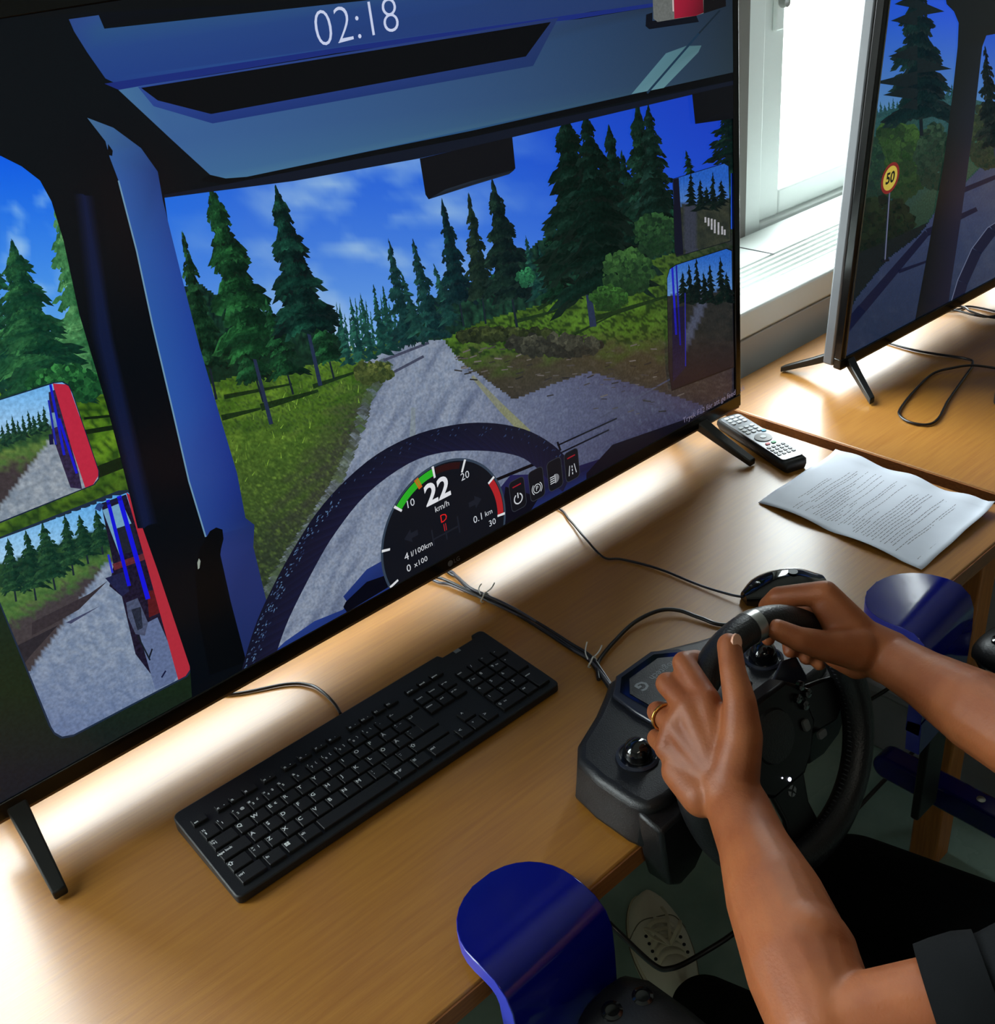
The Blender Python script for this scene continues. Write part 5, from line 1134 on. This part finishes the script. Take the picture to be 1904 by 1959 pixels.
# palm and back of hand
def A(x, y, d): return at(x, y, d)
wl2 = at(1392, 1500, 1.052)
mcpL = [A(1352, 1338, 1.060), A(1318, 1352, 1.063), A(1292, 1388, 1.070), A(1276, 1432, 1.078)]
radL = [.0135, .0135, .0130, .0120]
for p_, r_ in zip(mcpL, radL): items.append(('c', wl2, .0225, p_, r_)); items.append(('c', at(1372, 1470, 1.060), .022, p_, r_))
for a_, b_ in zip(mcpL, mcpL[1:]): items.append(('c', a_, .013, b_, .0125))
items.append(('c', wL, .029, wl2, .0265)); items.append(('c', at(1392, 1440, 1.062), .024, at(1330, 1400, 1.072), .018))
items.append(('c', at(1300, 1475, 1.076), .018, at(1345, 1520, 1.060), .022))
# fingers, wrapped round the rim from the outside
items += chain([(mcpL[0], .0128), (A(1308, 1268, 1.086), .0118), (A(1332, 1262, 1.118), .0105), (A(1372, 1282, 1.128), .0095)])
items += chain([(mcpL[1], .0128), (A(1276, 1308, 1.088), .0118), (A(1300, 1306, 1.122), .0105), (A(1348, 1330, 1.128), .0095)])
items += chain([(mcpL[2], .0122), (A(1258, 1362, 1.095), .0112), (A(1286, 1362, 1.130), .0100), (A(1335, 1380, 1.128), .0090)])
items += chain([(mcpL[3], .0110), (A(1256, 1412, 1.105), .0100), (A(1288, 1415, 1.130), .0092), (A(1330, 1425, 1.120), .0084)])
# thumb
items += chain([(at(1405, 1480, 1.045), .0240), (A(1419, 1410, 1.040), .0200), (A(1416, 1345, 1.040), .0158), (A(1403, 1288, 1.048), .0128), (A(1395, 1234, 1.062), .0120)])
items.append(('c', A(1412, 1370, 1.046), .013, A(1372, 1372, 1.062), .012))
# right arm
wR = at(1700, 1258, 1.205); eR = at(2010, 1442, 1.10); shR = Vector((.77, -.46, .235))
items += chain([(wR, .027), (wR.lerp(eR, .25), .0300), (wR.lerp(eR, .6), .0400), (eR, .043)])
items += chain([(eR, .043), (eR.lerp(shR, .4), .047), (eR.lerp(shR, .75), .050), (shR, .055)])
wr2 = at(1660, 1235, 1.205)
mcpR = [A(1580, 1134, 1.188), A(1596, 1152, 1.205), A(1605, 1172, 1.222), A(1612, 1196, 1.238)]
for p_, r_ in zip(mcpR, (.0135, .0135, .013, .012)): items.append(('c', wr2, .0235, p_, r_))
for a_, b_ in zip(mcpR, mcpR[1:]): items.append(('c', a_, .013, b_, .0125))
items.append(('c', wR, .029, wr2, .0265))
items += chain([(mcpR[0], .0135), (A(1490, 1142, 1.200), .0118), (A(1468, 1160, 1.228), .0102), (A(1470, 1200, 1.246), .0092), (A(1470, 1222, 1.243), .0085)])
items += chain([(mcpR[1], .0130), (A(1528, 1160, 1.232), .0118), (A(1510, 1190, 1.256), .0105), (A(1513, 1244, 1.240), .0092)])
items += chain([(mcpR[2], .0125), (A(1558, 1185, 1.252), .0112), (A(1540, 1215, 1.268), .0100), (A(1543, 1258, 1.246), .0088)])
items += chain([(mcpR[3], .0115), (A(1580, 1215, 1.262), .0100), (A(1564, 1240, 1.268), .0092), (A(1568, 1270, 1.250), .0082)])
# thenar and thumb
items += chain([(at(1640, 1240, 1.190), .0240), (A(1580, 1236, 1.165), .0165), (A(1528, 1222, 1.145), .0128), (A(1486, 1204, 1.138), .0112)])
items.append(('c', at(1610, 1200, 1.196), .019, at(1580, 1160, 1.192), .0150)); items.append(('c', at(1640, 1268, 1.215), .018, at(1600, 1252, 1.225), .015))
# torso, neck, head, legs under the clothes
hipc = Vector((.58, -.60, -.18)); chest = Vector((.595, -.54, .12)); neck = Vector((.595, -.51, .32)); hd = Vector((.595, -.47, .46))
I3 = Matrix.Identity(3)
items += [('e', hipc, (.15, .11, .12)), ('e', (hipc+chest)/2, (.135, .095, .16)), ('e', chest, (.16, .10, .17))]
items += chain([(shL, .050), (Vector((.595, -.50, .25)), .055), (shR, .050)]); items += chain([(Vector((.595, -.51, .24)), .058), (neck, .054), (hd, .052)])
Rh = Matrix.Rotation(.25, 3, 'X')
def H(x, y, z): return hd+Rh.inverted() @ Vector((x, y, z))
items += [('e', H(0, -.012, .045), (.076, .096, .088)), ('e', H(0, .022, -.015), (.060, .066, .078)), ('e', H(0, .055, -.072), (.030, .026, .024)),
          ('c', H(0, .088, .022), .009, H(0, .108, -.014), .0125), ('e', H(-.040, .062, -.008), (.022, .018, .016)), ('e', H(.040, .062, -.008), (.022, .018, .016)),
          ('c', H(-.045, .074, .036), .011, H(.045, .074, .036), .011), ('c', H(-.018, .090, -.042), .0085, H(.018, .090, -.042), .0085), ('c', H(-.015, .087, -.053), .0085, H(.015, .087, -.053), .0085),
          ('e', H(-.078, -.005, .005), (.009, .018, .031)), ('e', H(.078, -.005, .005), (.009, .018, .031))]
kL, kR = Vector((.400, -.185, -.262)), Vector((.655, -.075, -.275)); aL, aR = Vector((.572, .090, -.625)), Vector((.80, -.30, -.62))
for hx, kk, aa in ((-.09, kL, aL), (.09, kR, aR)): items += chain([(hipc+Vector((hx, .02, -.02)), .070), (kk, .048), (aa, .034)])
# trigger the near arm's muscle bulge
items.append(('e', wL.lerp(eL, .72)+Vector((.008, 0, .006)), (.036, .042, .040)))
body = organic('body', items, M['skin'], pe, .0025, 7, .5)
# nails, ring
def disc(name, c_, nrm_, up_, rx, ry, m_, parent):
    nrm_ = nrm_.normalized(); a = (up_-nrm_*up_.dot(nrm_)).normalized(); b = nrm_.cross(a); k = 14
    mb = MB(); mb.loft([[c_+nrm_*h+a*ry*s*math.cos(2*PI*i/k)+b*rx*s*math.sin(2*PI*i/k) for i in range(k)] for h, s in ((-.0025, 1), (0, .95), (.0005, .6))]); return mb.build(name, m_, parent, smooth=True)
tipL = A(1396, 1232, 1.0565)
nn_ = ((CAM-A(1395, 1232, 1.062)).normalized()+RIGHT*.75).normalized()
disc('thumb_nail', A(1395, 1232, 1.062)+nn_*.0120+UP*.002, nn_, UP, .0062, .0082, M['nail'], pe)
rc = mcpL[2].lerp(A(1258, 1362, 1.095), .62); rax = (A(1258, 1362, 1.095)-mcpL[2]).normalized()
q_ = rax.cross(Vector((0, 0, 1))).normalized(); q2 = rax.cross(q_)
rg = MB(); rg.tube([rc+(q_*math.cos(a)+q2*math.sin(a))*.0129 for a in [2*PI*i/28 for i in range(28)]], .0016, 8, closed=True); rg.build('ring', M['gold'], pe, smooth=True)
for s_ in (-1, 1):
    ey = organic('eye', [('e', H(s_*.032, .079, .014), (.0115, .0105, .0105))], M['eye'], pe, .0012, 1)
    disc('iris', H(s_*.032, .0900, .012), Vector((0, 1, -.25)), Vector((0, 0, 1)), .0048, .0048, M['iris'], ey)
organic('hair', [('e', H(0, -.026, .062), (.082, .096, .086)), ('e', H(0, -.052, .01), (.074, .064, .075)), ('c', H(-.05, .045, .112), .018, H(.05, .045, .112), .018)], M['hair'], pe, .005, 3)
# t-shirt: sleeves end on the upper arms
slL = eL.lerp(shL, .47); slR = eR.lerp(shR, .40)
shirt = [('e', hipc+Vector((0, 0, .03)), (.175, .13, .12)), ('e', (hipc+chest)/2, (.16, .118, .18)), ('e', chest, (.185, .122, .18))]
shirt += chain([(shL, .078), (Vector((.595, -.51, .24)), .075), (shR, .078)])
shirt += chain([(slL, .049), (eL.lerp(shL, .72), .066), (shL, .088)]); shirt += chain([(slR, .058), (eR.lerp(shR, .7), .066), (shR, .078)])
so2 = organic('shirt', shirt, M['shirt'], pe, .005, 6)
for nm, p_, ax in (('L', slL, (shL-eL).normalized()), ('R', slR, (shR-eR).normalized())):
    q_ = ax.cross(Vector((0, 0, 1))).normalized(); q2 = ax.cross(q_); rr_ = .0500 if nm == 'L' else .0570
    hm = MB()
    R_ = []
    for (dd, rad) in ((-.010, rr_-.006), (-.012, rr_), (0.0, rr_+.002), (.016, rr_+.0035), (.030, rr_+.002)):
        R_.append([p_-ax*.03+ax*(dd+.0)+(q_*math.cos(a)+q2*math.sin(a))*rad for a in [2*PI*i/36 for i in range(36)]])
    hm.loft(R_, cap=False); hm.build('sleeve_hem', M['shirt'], pe, smooth=True)
tro = []
for hx, kk, aa in ((-.09, kL, aL), (.09, kR, aR)):
    hpp = hipc+Vector((hx, .02, -.02)); tro += chain([(hpp, .098), (hpp.lerp(kk, .5), .090), (kk, .072), (kk.lerp(aa, .4), .066), (aa+Vector((0, 0, .02)), .054)])
tro += [('e', hipc+Vector((0, 0, -.02)), (.185, .135, .12))]
organic('trousers', tro, M['trouser'], pe, .006, 6)
# shoes
def shoe(heel, toe, name_label):
    d = (toe-heel); d.z = 0; L = d.length; ang = math.atan2(d.y, d.x); Rz = Matrix.Rotation(ang, 3, 'Z')
    def T(v): return heel+Rz @ Vector(v)
    e_ = bpy.data.objects.new('shoe', None); C.objects.link(e_); e_.parent = pe; e_.location = heel
    outl = []
    for i in range(40):
        a = 2*PI*i/40; x = L*(.5+.5*math.cos(a)); t_ = x/L
        w = (.031+.020*math.sin(min(1, max(0, t_-.25)/.75)*PI*.78)); y = w*math.copysign(abs(math.sin(a))**.62, math.sin(a)); outl.append((x, y))
    mb = MB(); mb.loft([[T((x, y*s, z))-heel for x, y in outl] for z, s in ((0.002, .96), (.004, 1.02), (.020, 1.04), (.026, 1.01))]); mb.build('sole', M['sole'], e_, smooth=True)
    g = MB(); g.tube([T((x+(x/L-.5)*.004, y*1.055, .018))-heel for x, y in outl], .0011, 6, closed=True); g.build('sole_groove', M['stitch'], e_, smooth=True)
    up_ = MB(); rg_ = []
    for z_, s_, x0 in ((.020, .98, 0), (.034, .97, 0), (.046, .86, .004), (.056, .66, .012), (.064, .42, .02), (.067, .15, .03)):
        rg_.append([T((L*.5+(x-L*.5)*(.985-(.067-.067)*0)*(1-.10*(z_-.02)/.047*(1.6 if x > L*.5 else .3)), y*s_, z_+(.030*max(0, .62-x/L)**1.0*(z_-.02)/.02)))-heel for x, y in outl])
    up_.loft(rg_); up_.build('upper', M['shoe'], e_, smooth=True)
    for i in range(5):
        x = L*(.65-.062*i); z = .0725+.030*max(0, .62-x/L)*2.5; lc = MB(); 
        lc.tube(catmull([T((x, -.024, z-.013))-heel, T((x+.004, -.010, z+.001))-heel, T((x+.006, .010, z+.001))-heel, T((x, .024, z-.013))-heel], 5), .0042, 6, flat=.5); lc.build('lace', M['sole'], e_, smooth=True)
    for s_ in (-1, 1):
        for i in range(4):
            x = L*(.62-.062*i); z = .0700+.030*max(0, .62-x/L)*2.5-.0085
            MB().lathe([(.0028, 0), (.0028, .0016), (.001, .0016)], lambda v, x=x, z=z, s_=s_: T((x+v.x, s_*.0265+v.y, z+v.z))-heel, 12).build('eyelet', M['remdark'], e_)
    bw = MB(); xx, zz = L*.56, .094
    for sg in (-1, 1): bw.tube(catmull([T((xx-.03, 0, zz))-heel, T((xx-.01, sg*.020, zz+.012))-heel, T((xx+.012, sg*.030, zz-.004))-heel, T((xx-.006, sg*.022, zz-.006))-heel, T((xx-.03, 0, zz))-heel], 5), .0032, 6, flat=.5)
    bw.tube(catmull([T((xx-.03, 0, zz))-heel, T((xx+.02, -.012, zz-.002))-heel, T((xx+.055, -.012, zz-.016))-heel], 5), .0028, 6, flat=.5)
    bw.build('lace_bow', M['sole'], e_, smooth=True)
    sm_ = MB(); sm_.tube(catmull([T((L*.70, -.048, .032))-heel, T((L*.715, -.034, .0565))-heel, T((L*.72, -.020, .0655))-heel, T((L*.71, 0, .0695))-heel, T((L*.72, .020, .0655))-heel, T((L*.715, .034, .0565))-heel, T((L*.70, .048, .032))-heel], 5), .0010, 5); sm_.build('seam', M['stitch'], e_, smooth=True)
shoe(Vector((.566, .100, ZF)), Vector((.722, .350, ZF)), 'left')
shoe(Vector((.785, -.38, ZF)), Vector((.86, -.11, ZF)), 'right')

# ------------------------------------------------------------------ under the desk
cr2 = thing('storage_box', 'grey plastic box on the floor below the right-hand desk', 'box', (1.56, .16, ZF))
MB().prism(rrect(.46, .30, .03), .0, .14).build('box_body', M['crate'], cr2, bevel=.006)
MB().prism(rrect(.475, .315, .035), .1405, .165).build('box_lid', M['crate'], cr2, bevel=.006)
pts = [at(1165, 1765, 1.35), at(1185, 1785, 1.35), at(1250, 1845, 1.36), at(1282, 1853, 1.36), at(1330, 1832, 1.37), at(1420, 1772, 1.38), at(1470, 1700, 1.42), at(1480, 1560, 1.5)]
tag(MB().tube(catmull(pts), .0034, 8).build('hanging_cable', M['cable'], smooth=True), 'black cable sagging above the off-white shoe', 'cable')
pts = [onz(1560, 1640, -.70), onz(1640, 1548, -.66), onz(1730, 1455, -.60), onz(1775, 1420, -.56), onz(1830, 1408, -.52), onz(1900, 1330, -.30), Vector((1.30, .30, -.10))]
tag(MB().tube(catmull(pts), .0042, 8).build('floor_cable', M['cable'], smooth=True), 'straight black cable running up from the green floor beside the table leg', 'cable')
